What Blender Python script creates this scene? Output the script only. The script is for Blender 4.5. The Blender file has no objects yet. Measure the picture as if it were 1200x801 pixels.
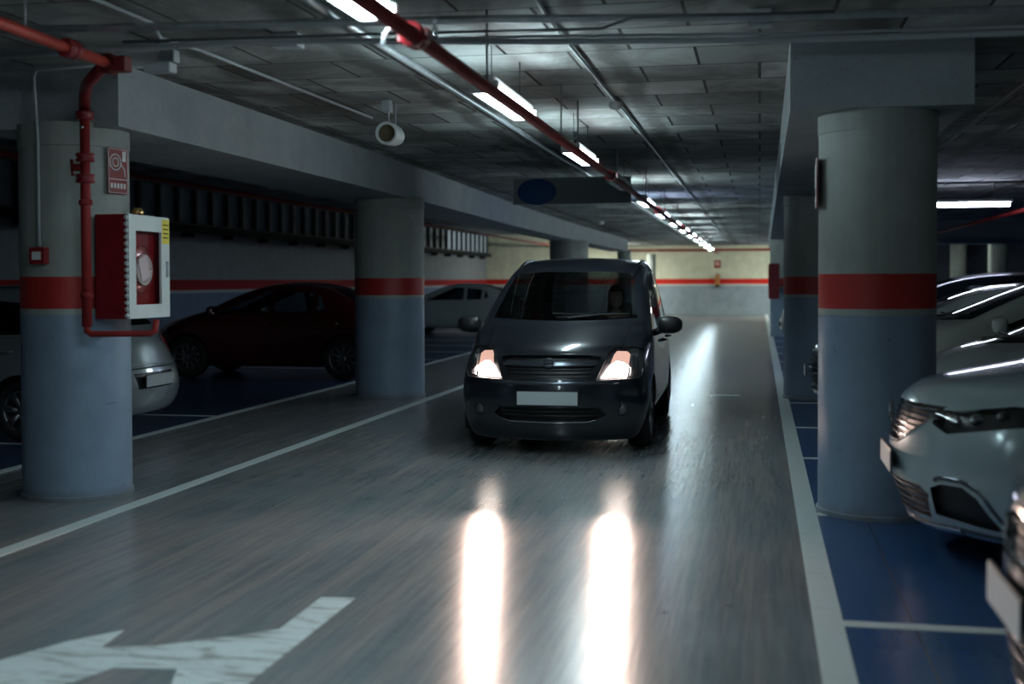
import bpy, bmesh, math, random
from mathutils import Vector, Matrix
from mathutils.bvhtree import BVHTree
from math import sin, cos, pi, radians as R
random.seed(7)
SC = bpy.context.scene
COL = SC.collection

# ------------------------------------------------------------------ camera, world, exposure
TH, PITCH, ROLL = math.atan(290/1430), .0252, .003
cam = bpy.data.cameras.new('camera')
cam.sensor_width = 36; cam.lens = 36*1430/1200; cam.shift_y = -.03
cam.clip_start = .05; cam.clip_end = 200
cam.dof.use_dof = True; cam.dof.focus_distance = 10.6; cam.dof.aperture_fstop = 1.3
cam_o = bpy.data.objects.new('camera', cam); COL.objects.link(cam_o)
_f = Vector((-sin(TH)*cos(PITCH), cos(TH)*cos(PITCH), -sin(PITCH)))
_r = Vector((cos(TH), sin(TH), 0)); _u = _r.cross(_f)
_R = _r*cos(ROLL) - _u*sin(ROLL); _U = _u*cos(ROLL) + _r*sin(ROLL)
cam_o.matrix_world = Matrix(((_R.x, _U.x, -_f.x, 0), (_R.y, _U.y, -_f.y, 0), (_R.z, _U.z, -_f.z, 1.51), (0, 0, 0, 1)))
SC.camera = cam_o
w = bpy.data.worlds.new('world'); SC.world = w; w.use_nodes = True
w.node_tree.nodes['Background'].inputs[0].default_value = (.35, .5, .6, 1)
w.node_tree.nodes['Background'].inputs[1].default_value = .02
SC.view_settings.view_transform = 'Standard'; SC.view_settings.look = 'None'
SC.view_settings.gamma = 1; SC.view_settings.use_curve_mapping = False
SC.view_settings.exposure = 0.22
SC.cycles.max_bounces = 8; SC.cycles.diffuse_bounces = 4; SC.cycles.glossy_bounces = 4
SC.cycles.transparent_max_bounces = 12
SC.cycles.sample_clamp_indirect = 4; SC.cycles.caustics_reflective = False; SC.cycles.caustics_refractive = False
LAMP_E = 50.0          # strength of the fluorescent tubes
HEAD_W = 270.0          # watts of each headlight beam
HEAD_E = 40.0          # glow of the headlight reflectors

# ------------------------------------------------------------------ materials
def newmat(name):
    m = bpy.data.materials.new(name); m.use_nodes = True
    nt = m.node_tree; nt.nodes.clear()
    o = nt.nodes.new('ShaderNodeOutputMaterial')
    return m, nt, o
def N(nt, t, **k):
    n = nt.nodes.new(t)
    for a, v in k.items(): setattr(n, a, v)
    return n
def pbr(name, col, rough=.5, metal=0, coat=0, spec=.5, emit=None, es=0, noise=0, nscale=8, bump=0, bscale=60):
    m, nt, o = newmat(name)
    p = N(nt, 'ShaderNodeBsdfPrincipled'); nt.links.new(p.outputs[0], o.inputs[0])
    p.inputs['Base Color'].default_value = (*col, 1); p.inputs['Roughness'].default_value = rough
    p.inputs['Metallic'].default_value = metal; p.inputs['Coat Weight'].default_value = coat
    p.inputs['Coat Roughness'].default_value = .06; p.inputs['Specular IOR Level'].default_value = spec
    if emit: p.inputs['Emission Color'].default_value = (*emit, 1); p.inputs['Emission Strength'].default_value = es
    if noise or bump:
        tc = N(nt, 'ShaderNodeTexCoord')
        n = N(nt, 'ShaderNodeTexNoise'); n.inputs['Scale'].default_value = nscale; n.inputs['Detail'].default_value = 5
        nt.links.new(tc.outputs['Object'], n.inputs['Vector'])
        if noise:
            r = N(nt, 'ShaderNodeValToRGB'); r.color_ramp.elements[0].position = .3; r.color_ramp.elements[1].position = .72
            r.color_ramp.elements[0].color = (*[c*(1-noise) for c in col], 1)
            r.color_ramp.elements[1].color = (*[min(1, c*(1+noise*.6)) for c in col], 1)
            nt.links.new(n.outputs['Fac'], r.inputs['Fac']); nt.links.new(r.outputs['Color'], p.inputs['Base Color'])
        if bump:
            n2 = N(nt, 'ShaderNodeTexNoise'); n2.inputs['Scale'].default_value = bscale; n2.inputs['Detail'].default_value = 4
            nt.links.new(tc.outputs['Object'], n2.inputs['Vector'])
            b = N(nt, 'ShaderNodeBump'); b.inputs['Strength'].default_value = bump; b.inputs['Distance'].default_value = .01
            nt.links.new(n2.outputs['Fac'], b.inputs['Height']); nt.links.new(b.outputs[0], p.inputs['Normal'])
    return m
def glassmat(name, tint, rough=.02):
    m, nt, o = newmat(name)
    t = N(nt, 'ShaderNodeBsdfTransparent'); t.inputs[0].default_value = (*tint, 1)
    g = N(nt, 'ShaderNodeBsdfGlossy'); g.inputs['Roughness'].default_value = rough; g.inputs[0].default_value = (1, 1, 1, 1)
    fr = N(nt, 'ShaderNodeFresnel'); ge = N(nt, 'ShaderNodeNewGeometry')
    nt.links.new(MATH(nt, 'SUBTRACT', 1.5, MATH(nt, 'MULTIPLY', ge.outputs['Backfacing'], 1.5-1/1.5)), fr.inputs[0])   # a thin pane reflects alike from both sides
    mx = N(nt, 'ShaderNodeMixShader')
    nt.links.new(fr.outputs[0], mx.inputs[0]); nt.links.new(t.outputs[0], mx.inputs[1]); nt.links.new(g.outputs[0], mx.inputs[2])
    nt.links.new(mx.outputs[0], o.inputs[0])
    return m
def emis(name, col, s):
    m, nt, o = newmat(name)
    e = N(nt, 'ShaderNodeEmission'); e.inputs[0].default_value = (*col, 1); e.inputs[1].default_value = s
    nt.links.new(e.outputs[0], o.inputs[0]); return m
def MATH(nt, op, a, b=None, c=None):
    n = N(nt, 'ShaderNodeMath', operation=op)
    for i, v in enumerate((a, b, c)):
        if v is None: continue
        if isinstance(v, (int, float)): n.inputs[i].default_value = v
        else: nt.links.new(v, n.inputs[i])
    return n.outputs[0]
def MIXC(nt, f, a, b):
    n = N(nt, 'ShaderNodeMix', data_type='RGBA')
    if isinstance(f, (int, float)): n.inputs[0].default_value = f
    else: nt.links.new(f, n.inputs[0])
    for i, v in ((6, a), (7, b)):
        if isinstance(v, tuple): n.inputs[i].default_value = (*v, 1)
        else: nt.links.new(v, n.inputs[i])
    return n.outputs[2]
def noise(nt, vec, scale, detail=4, rough=.55, sc=None, dist=0):
    if sc:
        mp = N(nt, 'ShaderNodeMapping'); mp.inputs['Scale'].default_value = sc
        nt.links.new(vec, mp.inputs['Vector']); vec = mp.outputs[0]
    n = N(nt, 'ShaderNodeTexNoise'); n.inputs['Scale'].default_value = scale
    n.inputs['Detail'].default_value = detail; n.inputs['Roughness'].default_value = rough; n.inputs['Distortion'].default_value = dist
    nt.links.new(vec, n.inputs['Vector']); return n.outputs['Fac']
def ramp(nt, fac, p0, p1):
    n = N(nt, 'ShaderNodeMapRange'); n.inputs[1].default_value = p0; n.inputs[2].default_value = p1
    nt.links.new(fac, n.inputs[0]); return n.outputs[0]

def floor_mat(name, c1, c2, dust, rough0, streak=1.0):
    m, nt, o = newmat(name)
    p = N(nt, 'ShaderNodeBsdfPrincipled'); nt.links.new(p.outputs[0], o.inputs[0])
    tc = N(nt, 'ShaderNodeTexCoord'); v = tc.outputs['Object']
    big = ramp(nt, noise(nt, v, .9, 5), .35, .7)
    # long worn streaks left by tyres and the scrubbing machine, running down the lane
    st = noise(nt, v, 1.0, 8, .72, (6, .32, 1), .35)
    st2 = noise(nt, v, 1.0, 4, .6, (1.3, 14, 1), .3)
    stf = ramp(nt, st, .43, .60)
    c = MIXC(nt, big, c1, c2)
    c = MIXC(nt, MATH(nt, 'MULTIPLY', stf, .85*streak), c, dust)
    c = MIXC(nt, MATH(nt, 'MULTIPLY', ramp(nt, st2, .45, .80), .16*streak), c, tuple(x*1.2 for x in c2))
    fine = ramp(nt, noise(nt, v, 1.0, 6, .7, (34, 1.1, 1), .2), .42, .60)
    c = MIXC(nt, MATH(nt, 'MULTIPLY', fine, .35*streak), c, tuple(x*.62 for x in c1))
    spots = ramp(nt, noise(nt, v, 5.5, 2, .5), .745, .77)
    c = MIXC(nt, MATH(nt, 'MULTIPLY', spots, .7), c, (.03, .03, .03))
    nt.links.new(c, p.inputs['Base Color'])
    rr = MATH(nt, 'ADD', MATH(nt, 'MULTIPLY', noise(nt, v, 3, 5), .03), rough0-.02)
    nt.links.new(rr, p.inputs['Roughness'])
    p.inputs['Anisotropic'].default_value = .6
    tg = N(nt, 'ShaderNodeCombineXYZ'); tg.inputs[1].default_value = 1; nt.links.new(tg.outputs[0], p.inputs['Tangent'])
    b = N(nt, 'ShaderNodeBump'); b.inputs['Strength'].default_value = .16; b.inputs['Distance'].default_value = .004
    h = MATH(nt, 'ADD', noise(nt, v, 1, 4, .6, (26, 1.2, 1)), MATH(nt, 'MULTIPLY', noise(nt, v, 5, 3, .5), .8))
    nt.links.new(h, b.inputs['Height']); nt.links.new(b.outputs[0], p.inputs['Normal'])
    return m
M = {}
M['floor'] = floor_mat('lane_concrete', (.135, .158, .170), (.190, .218, .232), (.250, .225, .218), .255)
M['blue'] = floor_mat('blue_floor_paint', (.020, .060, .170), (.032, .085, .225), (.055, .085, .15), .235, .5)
M['bluedark'] = floor_mat('dark_blue_floor_paint', (.022, .050, .120), (.035, .070, .155), (.06, .07, .10), .25, .5)  # left stalls, a darker blue than the right ones

def worn_paint(name, col, lo, hi, under):
    m, nt, o = newmat(name)
    p = N(nt, 'ShaderNodeBsdfPrincipled'); nt.links.new(p.outputs[0], o.inputs[0])
    tc = N(nt, 'ShaderNodeTexCoord'); v = tc.outputs['Object']
    a = ramp(nt, noise(nt, v, 1, 7, .7, (3, 14, 1), .6), lo, hi)
    nt.links.new(MIXC(nt, a, under, col), p.inputs['Base Color'])
    nt.links.new(MATH(nt, 'ADD', MATH(nt, 'MULTIPLY', noise(nt, v, 7, 4), .2), .3), p.inputs['Roughness'])
    return m
M['line'] = worn_paint('white_line_paint', (.52, .58, .58), .20, .42, (.3, .32, .32))
M['arrow'] = worn_paint('worn_arrow_paint', (.50, .57, .58), .41, .50, (.20, .20, .20))

def ceiling_mat():
    m, nt, o = newmat('ceiling_blocks')
    p = N(nt, 'ShaderNodeBsdfPrincipled'); nt.links.new(p.outputs[0], o.inputs[0]); p.inputs['Roughness'].default_value = .9
    p.inputs['Specular IOR Level'].default_value = .15
    tc = N(nt, 'ShaderNodeTexCoord'); v = tc.outputs['Object']
    br = N(nt, 'ShaderNodeTexBrick'); br.inputs['Scale'].default_value = 1
    br.inputs['Brick Width'].default_value = .82; br.inputs['Row Height'].default_value = .66
    br.inputs['Mortar Size'].default_value = .012; br.inputs['Mortar Smooth'].default_value = .3; br.inputs['Bias'].default_value = 0
    br.inputs['Color1'].default_value = (.24, .25, .245, 1); br.inputs['Color2'].default_value = (.52, .54, .52, 1)
    br.inputs['Mortar'].default_value = (.035, .035, .035, 1); br.offset = .5
    nt.links.new(v, br.inputs['Vector'])
    stain = ramp(nt, noise(nt, v, 1.1, 6, .65, (1.0, .7, 1), .8), .38, .62)
    c = MIXC(nt, MATH(nt, 'MULTIPLY', MATH(nt, 'SUBTRACT', 1.0, stain), .72), br.outputs['Color'], (.085, .075, .068))
    # dark poured ribs between the rows of blocks
    sx = N(nt, 'ShaderNodeSeparateXYZ'); nt.links.new(v, sx.inputs[0])
    xx = MATH(nt, 'ADD', sx.outputs[0], MATH(nt, 'MULTIPLY', noise(nt, v, 2.2, 3), .3))
    fx = MATH(nt, 'ABSOLUTE', MATH(nt, 'SUBTRACT', MATH(nt, 'FRACT', MATH(nt, 'DIVIDE', xx, 1.64)), .5))
    rib = ramp(nt, fx, .07, .03)
    c = MIXC(nt, MATH(nt, 'MULTIPLY', rib, .6), c, (.06, .055, .05))
    nt.links.new(c, p.inputs['Base Color'])
    b = N(nt, 'ShaderNodeBump'); b.inputs['Strength'].default_value = .7; b.inputs['Distance'].default_value = .02
    h = MATH(nt, 'ADD', MATH(nt, 'MULTIPLY', noise(nt, v, 9, 5), .6), MATH(nt, 'MULTIPLY', MATH(nt, 'SUBTRACT', 1.0, br.outputs['Fac']), .8))
    nt.links.new(h, b.inputs['Height']); nt.links.new(b.outputs[0], p.inputs['Normal'])
    return m
M['ceiling'] = ceiling_mat()
def concrete(name, c, d, boards=True):
    m, nt, o = newmat(name)
    p = N(nt, 'ShaderNodeBsdfPrincipled'); nt.links.new(p.outputs[0], o.inputs[0]); p.inputs['Roughness'].default_value = .8
    p.inputs['Specular IOR Level'].default_value = .25
    tc = N(nt, 'ShaderNodeTexCoord'); v = tc.outputs['Object']
    a = ramp(nt, noise(nt, v, 2.2, 7, .65), .3, .72)
    s = ramp(nt, noise(nt, v, 1, 5, .6, (14, 14, .6)), .35, .7) if boards else noise(nt, v, 26, 3)
    col = MIXC(nt, a, c, d)
    col = MIXC(nt, MATH(nt, 'MULTIPLY', s, .35), col, tuple(x*.6 for x in c))
    pits = ramp(nt, noise(nt, v, 38, 2), .70, .76)
    col = MIXC(nt, MATH(nt, 'MULTIPLY', pits, .7), col, (.05, .05, .05))
    nt.links.new(col, p.inputs['Base Color'])
    b = N(nt, 'ShaderNodeBump'); b.inputs['Strength'].default_value = .25; b.inputs['Distance'].default_value = .01
    nt.links.new(noise(nt, v, 30, 5), b.inputs['Height']); nt.links.new(b.outputs[0], p.inputs['Normal'])
    return m
M['beam'] = concrete('beam_concrete', (.31, .35, .365), (.42, .455, .47), False)
M['concrete'] = concrete('raw_concrete', (.25, .26, .25), (.36, .37, .36))
def banded(name, low, bare, band, high, z1=1.285, z2=1.325, z3=1.545, marks=True):
    """low paint up to z1, bare strip, red band z2..z3, high colour above"""
    m, nt, o = newmat(name)
    p = N(nt, 'ShaderNodeBsdfPrincipled'); nt.links.new(p.outputs[0], o.inputs[0])
    tc = N(nt, 'ShaderNodeTexCoord'); v = tc.outputs['Object']
    sx = N(nt, 'ShaderNodeSeparateXYZ'); nt.links.new(v, sx.inputs[0])
    z = MATH(nt, 'ADD', sx.outputs[2], MATH(nt, 'MULTIPLY', MATH(nt, 'SUBTRACT', noise(nt, v, 3, 2), .5), .012))
    var = noise(nt, v, 2.5, 6, .65)
    vert = ramp(nt, noise(nt, v, 1, 5, .6, (12, 12, .5)), .35, .7)
    hi = MIXC(nt, MATH(nt, 'MULTIPLY', vert, .4), high, tuple(x*.62 for x in high))
    hi = MIXC(nt, ramp(nt, var, .45, .75), hi, tuple(min(1, x*1.15) for x in high))
    lo = MIXC(nt, ramp(nt, var, .3, .75), tuple(x*.82 for x in low), tuple(x*1.12 for x in low))
    if marks:
        sc = ramp(nt, noise(nt, v, 1, 5, .7, (4, 4, 9), 1.2), .655, .70)
        lo = MIXC(nt, MATH(nt, 'MULTIPLY', sc, .75), lo, (.05, .05, .055))
        # dust and rust tide mark near the floor
        td = ramp(nt, MATH(nt, 'ADD', z, MATH(nt, 'MULTIPLY', noise(nt, v, 6, 4), .12)), .15, .06)
        lo = MIXC(nt, MATH(nt, 'MULTIPLY', td, .6), lo, (.13, .11, .08))
    c = MIXC(nt, MATH(nt, 'GREATER_THAN', z, z1), lo, bare)
    c = MIXC(nt, MATH(nt, 'GREATER_THAN', z, z2), c, MIXC(nt, var, tuple(x*.75 for x in band), band))
    c = MIXC(nt, MATH(nt, 'GREATER_THAN', z, z3), c, hi)
    nt.links.new(c, p.inputs['Base Color'])
    rg = MATH(nt, 'SUBTRACT', .8, MATH(nt, 'MULTIPLY', MATH(nt, 'LESS_THAN', z, z3), .35 if marks else 0.0))
    p.inputs['Specular IOR Level'].default_value = .5 if marks else .15
    nt.links.new(rg, p.inputs['Roughness'])
    b = N(nt, 'ShaderNodeBump'); b.inputs['Strength'].default_value = .2; b.inputs['Distance'].default_value = .01
    nt.links.new(noise(nt, v, 25, 5), b.inputs['Height']); nt.links.new(b.outputs[0], p.inputs['Normal'])
    return m
M['column'] = banded('column_paint', (.20, .27, .36), (.30, .33, .30), (.42, .022, .018), (.30, .32, .30))
M['wall'] = banded('side_wall_paint', (.16, .22, .33), (.42, .46, .50), (.36, .015, .018), (.24, .26, .28), 1.26, 1.32, 1.545, False)
M['backwall'] = banded('back_wall_paint', (.26, .31, .35), (.55, .56, .50), (.62, .03, .02), (.60, .60, .46), 1.27, 1.33, 1.56, False)
M['darkwall'] = pbr('dark_wall', (.12, .13, .15), .85, noise=.3, nscale=1.5)
M['red'] = pbr('red_enamel', (.22, .011, .016), .35, coat=.3, noise=.25, nscale=9)
M['redpipe'] = pbr('red_pipe_enamel', (.26, .022, .022), .6, spec=.25, noise=.3, nscale=6)
M['white'] = pbr('white_enamel', (.62, .66, .66), .4, noise=.1, nscale=5)
M['galv'] = pbr('galvanised_steel', (.42, .45, .47), .38, metal=.6, noise=.2, nscale=20)
M['pvc'] = pbr('grey_plastic_conduit', (.40, .43, .45), .45)
M['darkgrey'] = pbr('dark_grey_sheet', (.07, .08, .085), .6)
M['black'] = pbr('black_plastic', (.012, .012, .014), .45)
M['rubber'] = pbr('tyre_rubber', (.014, .014, .015), .75, bump=.3, bscale=40)
M['alloy'] = pbr('alloy_wheel', (.30, .31, .33), .3, metal=.9)
M['chrome'] = pbr('chrome', (.65, .67, .7), .12, metal=1)
M['satin'] = pbr('satin_grille_bar', (.10, .115, .14), .22, metal=.7)
M['plate'] = pbr('number_plate', (.50, .54, .56), .35)
M['plate_frame'] = pbr('plate_frame', (.03, .03, .035), .4)
M['gap'] = pbr('panel_gap', (.006, .006, .007), .8)
M['glass'] = glassmat('tinted_glass', (.36, .40, .41))
M['glass_dark'] = glassmat('dark_tinted_glass', (.12, .14, .15))
M['clear'] = glassmat('clear_lens', (.93, .95, .95))
M['lampbowl'] = pbr('reflector_bowl', (.6, .62, .65), .15, metal=1)
M['lampdark'] = pbr('lamp_black_bezel', (.02, .02, .022), .25)
M['seat'] = pbr('seat_fabric', (.022, .022, .026), .9, noise=.2, nscale=30)
M['dash'] = pbr('dashboard_plastic', (.018, .018, .02), .7)
M['amber'] = pbr('amber_lens', (.55, .14, .03), .25)
M['taillight'] = pbr('red_lens', (.28, .01, .01), .2)
M['tube'] = emis('fluorescent_tube', (.72, .94, 1.0), LAMP_E)
M['tubeblue'] = emis('cold_blue_tube', (.50, .66, 1.0), LAMP_E*.8)
M['tubeviolet'] = emis('violet_white_tube', (.72, .78, 1.0), LAMP_E*.8)
M['tubeoff'] = pbr('unlit_diffuser', (.45, .5, .52), .4)
M['headglow'] = emis('headlight_glow', (1.0, .80, .70), HEAD_E)
M['headglow_warm'] = emis('headlight_upper_glow', (1.0, .58, .46), .85)
M['housing'] = pbr('headlight_housing', (.10, .10, .11), .3, metal=.5)
M['skin'] = pbr('skin', (.42, .25, .19), .55)
M['hair'] = pbr('dark_hair', (.018, .012, .010), .6)
M['shirt'] = pbr('dark_jacket', (.03, .03, .035), .85)

# ------------------------------------------------------------------ helpers
def prop(o, label=None, cat=None, group=None, kind=None):
    if label: o['label'] = label
    if cat: o['category'] = cat
    if group: o['group'] = group
    if kind: o['kind'] = kind
    return o
def empty(name, loc=(0, 0, 0), rz=0):
    o = bpy.data.objects.new(name, None); COL.objects.link(o); o.empty_display_size = .2
    o.location = loc; o.rotation_euler = (0, 0, rz); return o
def link(name, bm_or_me, mats, parent=None, loc=None, smooth=False, rz=0):
    if isinstance(bm_or_me, bmesh.types.BMesh):
        me = bpy.data.meshes.new(name); bm_or_me.to_mesh(me); bm_or_me.free()
    else: me = bm_or_me
    if not isinstance(mats, (list, tuple)): mats = [mats]
    if not me.materials:
        for m in mats: me.materials.append(m)
    if smooth:
        me.polygons.foreach_set('use_smooth', [True]*len(me.polygons))
        if smooth != 'all': me.set_sharp_from_angle(angle=R(smooth if smooth > 1 else 40))
    o = bpy.data.objects.new(name, me); COL.objects.link(o)
    if parent: o.parent = parent
    if loc: o.location = loc
    if rz: o.rotation_euler = (0, 0, rz)
    return o
def BM(): return bmesh.new()
def box(bm, x0, x1, y0, y1, z0, z1, mi=0, bev=0):
    g = bmesh.ops.create_cube(bm, size=1)
    vs = g['verts']
    bmesh.ops.scale(bm, vec=(x1-x0, y1-y0, z1-z0), verts=vs)
    bmesh.ops.translate(bm, vec=((x0+x1)/2, (y0+y1)/2, (z0+z1)/2), verts=vs)
    fs = {f for v in vs for f in v.link_faces}
    for f in fs: f.material_index = mi
    if bev:
        bmesh.ops.bevel(bm, geom=list({e for v in vs for e in v.link_edges}), offset=bev, segments=2, affect='EDGES', profile=.6)
    return vs
def tube(bm, pts, r, seg=10, mi=0, cap=True, rs=None):
    """round tube through points"""
    pts = [Vector(p) for p in pts]; rings = []
    up = None
    for i, p in enumerate(pts):
        if i == 0: t = pts[1]-p
        elif i == len(pts)-1: t = p-pts[i-1]
        else: t = (pts[i+1]-p).normalized()+(p-pts[i-1]).normalized()
        t.normalize()
        if up is None:
            up = Vector((0, 0, 1)) if abs(t.z) < .9 else Vector((1, 0, 0))
        s = t.cross(up)
        if s.length < 1e-4: s = t.cross(Vector((0, 1, 0)))
        s.normalize(); up = s.cross(t).normalized()
        rr = rs[i] if rs else r
        rings.append([bm.verts.new(p+(s*cos(a)+up*sin(a))*rr) for a in [2*pi*k/seg for k in range(seg)]])
    for a, b in zip(rings, rings[1:]):
        for k in range(seg):
            f = bm.faces.new((a[k], a[(k+1) % seg], b[(k+1) % seg], b[k])); f.material_index = mi; f.smooth = True
    if cap:
        for rg, rev in ((rings[0], False), (rings[-1], True)):
            f = bm.faces.new(rg if rev else rg[::-1]); f.material_index = mi
    bmesh.ops.recalc_face_normals(bm, faces=bm.faces[:])
def lathe(bm, prof, seg=32, axis='z', c=(0, 0, 0), mi=0, close=False):
    """prof: list of (radius, height along axis)"""
    rings = []
    for (r, h) in prof:
        ring = []
        for k in range(seg):
            a = 2*pi*k/seg
            if axis == 'z': p = (r*cos(a), r*sin(a), h)
            elif axis == 'y': p = (r*cos(a), h, r*sin(a))
            else: p = (h, r*cos(a), r*sin(a))
            ring.append(bm.verts.new((p[0]+c[0], p[1]+c[1], p[2]+c[2])))
        rings.append(ring)
    prs = list(zip(rings, rings[1:]))
    if close: prs.append((rings[-1], rings[0]))
    for a, b in prs:
        for k in range(seg):
            f = bm.faces.new((a[k], a[(k+1) % seg], b[(k+1) % seg], b[k])); f.material_index = mi; f.smooth = True
    return rings
def capring(bm, ring, mi=0):
    f = bm.faces.new(ring); f.material_index = mi
def prism(bm, poly, z0, z1, mi=0):
    """extrude a 2D polygon (x,y) between two heights"""
    a = [bm.verts.new((p[0], p[1], z0)) for p in poly]; b = [bm.verts.new((p[0], p[1], z1)) for p in poly]
    n = len(poly)
    fs = [bm.faces.new(a[::-1]), bm.faces.new(b)]
    for i in range(n): fs.append(bm.faces.new((a[i], a[(i+1) % n], b[(i+1) % n], b[i])))
    for f in fs: f.material_index = mi
    bmesh.ops.recalc_face_normals(bm, faces=fs)
def struct(name, bm, mats, smooth=False, label=None, loc=None):
    o = link(name, bm, mats, smooth=smooth, loc=loc); o['kind'] = 'structure'
    if label: o['label'] = label
    return o

# ------------------------------------------------------------------ the garage shell
YB, YF, XL, XR, ZC = 53.5, -6.0, -12.0, 13.0, 3.0
b = BM(); box(b, -4.19+.02-4.0, .24, YF, YB, -.2, 0); struct('floor', b, M['floor'])
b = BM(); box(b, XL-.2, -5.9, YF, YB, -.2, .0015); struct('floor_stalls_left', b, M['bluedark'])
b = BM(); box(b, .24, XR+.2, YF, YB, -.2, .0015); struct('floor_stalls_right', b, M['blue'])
b = BM(); box(b, -5.4, XR+.2, YF, YB, ZC, ZC+.3); struct('ceiling', b, M['ceiling'])
b = BM(); box(b, XL-.2, -5.4, YF, YB, 3.55, 3.85); box(b, -5.5, -5.4, YF, YB, ZC, 3.6); struct('ceiling_left_bay', b, M['ceiling'])
b = BM(); box(b, XL-.2, XL, YF, YB, -.2, 3.6); struct('wall_left', b, M['wall'])
b = BM(); box(b, XR, XR+.2, YF, YB, -.2, 3.1); struct('wall_right', b, M['darkwall'])
b = BM(); box(b, XL-.2, XR+.2, YB, YB+.2, -.2, 3.8); struct('wall_back', b, M['backwall'])
b = BM(); box(b, XL-.2, XR+.2, YF-.2, YF, -.2, 3.8); struct('wall_front', b, M['darkwall'])
b = BM(); box(b, 3.0, XR, 44.0, 44.15, -.1, 3.1); struct('wall_right_bay', b, M['darkwall'])

# painted floor lines
def marking(name, poly, mat, label, z=.004):
    bb = BM(); prism(bb, poly, .0005, z); o = struct(name, bb, mat, label=label); return o
def rect(x0, x1, y0, y1): return [(x0, y0), (x1, y0), (x1, y1), (x0, y1)]
marking('floor_marking', rect(-4.20, -4.09, YF, YB), M['line'], 'white line along the left edge of the lane')
marking('floor_marking', rect(.235, .365, YF, YB), M['line'], 'broad white line along the blue stalls on the right')
marking('floor_marking', rect(-5.97, -5.86, YF, YB), M['line'], 'white line behind the left columns')
for y in (.5, 3.0, 5.5, 8.05, 10.57, 12.76, 15.3, 17.9, 20.4, 23.0, 25.5, 28.0, 30.6):
    marking('floor_marking', rect(.365, 5.2, y-.045, y+.045), M['line'], 'thin white stall divider on the right')
for y in (5.4, 7.85, 10.2, 12.7, 20.0, 22.5, 25.0, 27.5, 30, 32.5, 35, 37.5):
    marking('floor_marking', rect(-10.9, -5.97, y-.04, y+.04), M['line'], 'thin white stall divider on the left')
marking('floor_marking', rect(-.60, -.24, 16.1, 16.22), M['line'], 'short white dash on the lane')
marking('floor_marking', [(-1.881, 5.506), (-2.047, 5.486), (-2.037, 4.946), (-2.171, 4.83), (-2.445, 4.62), (-2.66, 4.56), (-2.693, 4.806),
        (-2.839, 4.614), (-2.98, 4.29), (-3.0, 3.75), (-2.75, 3.95), (-2.56, 4.06), (-2.47, 4.33), (-2.22, 4.36), (-2.14, 4.15), (-2.03, 3.3), (-1.87, 3.3)],
        M['arrow'], 'worn white direction arrow on the lane')
b = BM(); box(b, .66, .668, YF, 30, .0016, .0022)
struct('floor_joint', b, M['gap'], label='thin saw-cut joint along the blue floor')
# dusty kick of concrete at the foot of the columns

# columns
def column(x, y, r, label, top=2.57, mat='column'):
    bb = BM()
    rings = lathe(bb, [(r+.012, 0), (r+.012, .03), (r, .035), (r, 1.0), (r, 1.7), (r, top-.13), (r+.006, top-.125), (r+.006, top+.03)], 64)
    capring(bb, rings[-1]); capring(bb, rings[0][::-1])
    # a board seam running up the shaft
    o = struct('column', bb, M[mat], smooth=30, label=label, loc=(x, y, 0)); return o
column(-4.77, 7.90, .372, 'grey round column with a red band, carrying the hose cabinet')
column(-4.77, 15.42, .455, 'grey round column with a red band between the red car and the dark car')
column(.745, 8.22, .368, 'large round column with a red band beside the pale crossover')
column(.76, 16.02, .455, 'round column behind the large right-hand one')
column(-5.13, 33.2, .53, 'far round column on the left')
column(.80, 33.3, .52, 'far round column on the right')
column(-4.85, 44.6, .25, 'farthest slim column on the left')
column(-4.45, 51.5, .18, 'slim column near the back wall')
column(6.2, 40.9, .25, 'pale column in the right bay, the farther one behind the cross beam', 3.0, 'backwall')
column(6.2, 34.3, .25, 'pale column in the right bay, the nearer one behind the cross beam', 3.0, 'backwall')

# beams
def polybeam(name, left, right, z0, z1, label):
    bb = BM(); prism(bb, left + right[::-1], z0, z1); bmesh.ops.recalc_face_normals(bb, faces=bb.faces[:])
    struct(name, bb, M['beam'], label=label)
polybeam('beam', [(-4.29, 7.66), (-4.42, 16), (-4.66, 23), (-4.78, 30), (-4.76, 45)], [(-5.42, 7.66), (-5.42, 16), (-5.42, 23), (-5.42, 30), (-5.42, 45)], 2.57, ZC+.01, 'wide concrete beam on the left columns')
polybeam('beam', [(.185, 7.83), (.30, 41.5)], [(1.275, 7.83), (1.33, 41.5)], 2.57, ZC+.01, 'wide concrete beam on the right columns')
b = BM(); box(b, 1.34, XR, 33.2, 33.8, 2.42, ZC+.01); struct('beam', b, M['beam'], label='cross beam far in the right bay')
b = BM(); box(b, -5.45, -4.3, -6, 7.2, 2.57, 3.0); 
b.free()

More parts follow.
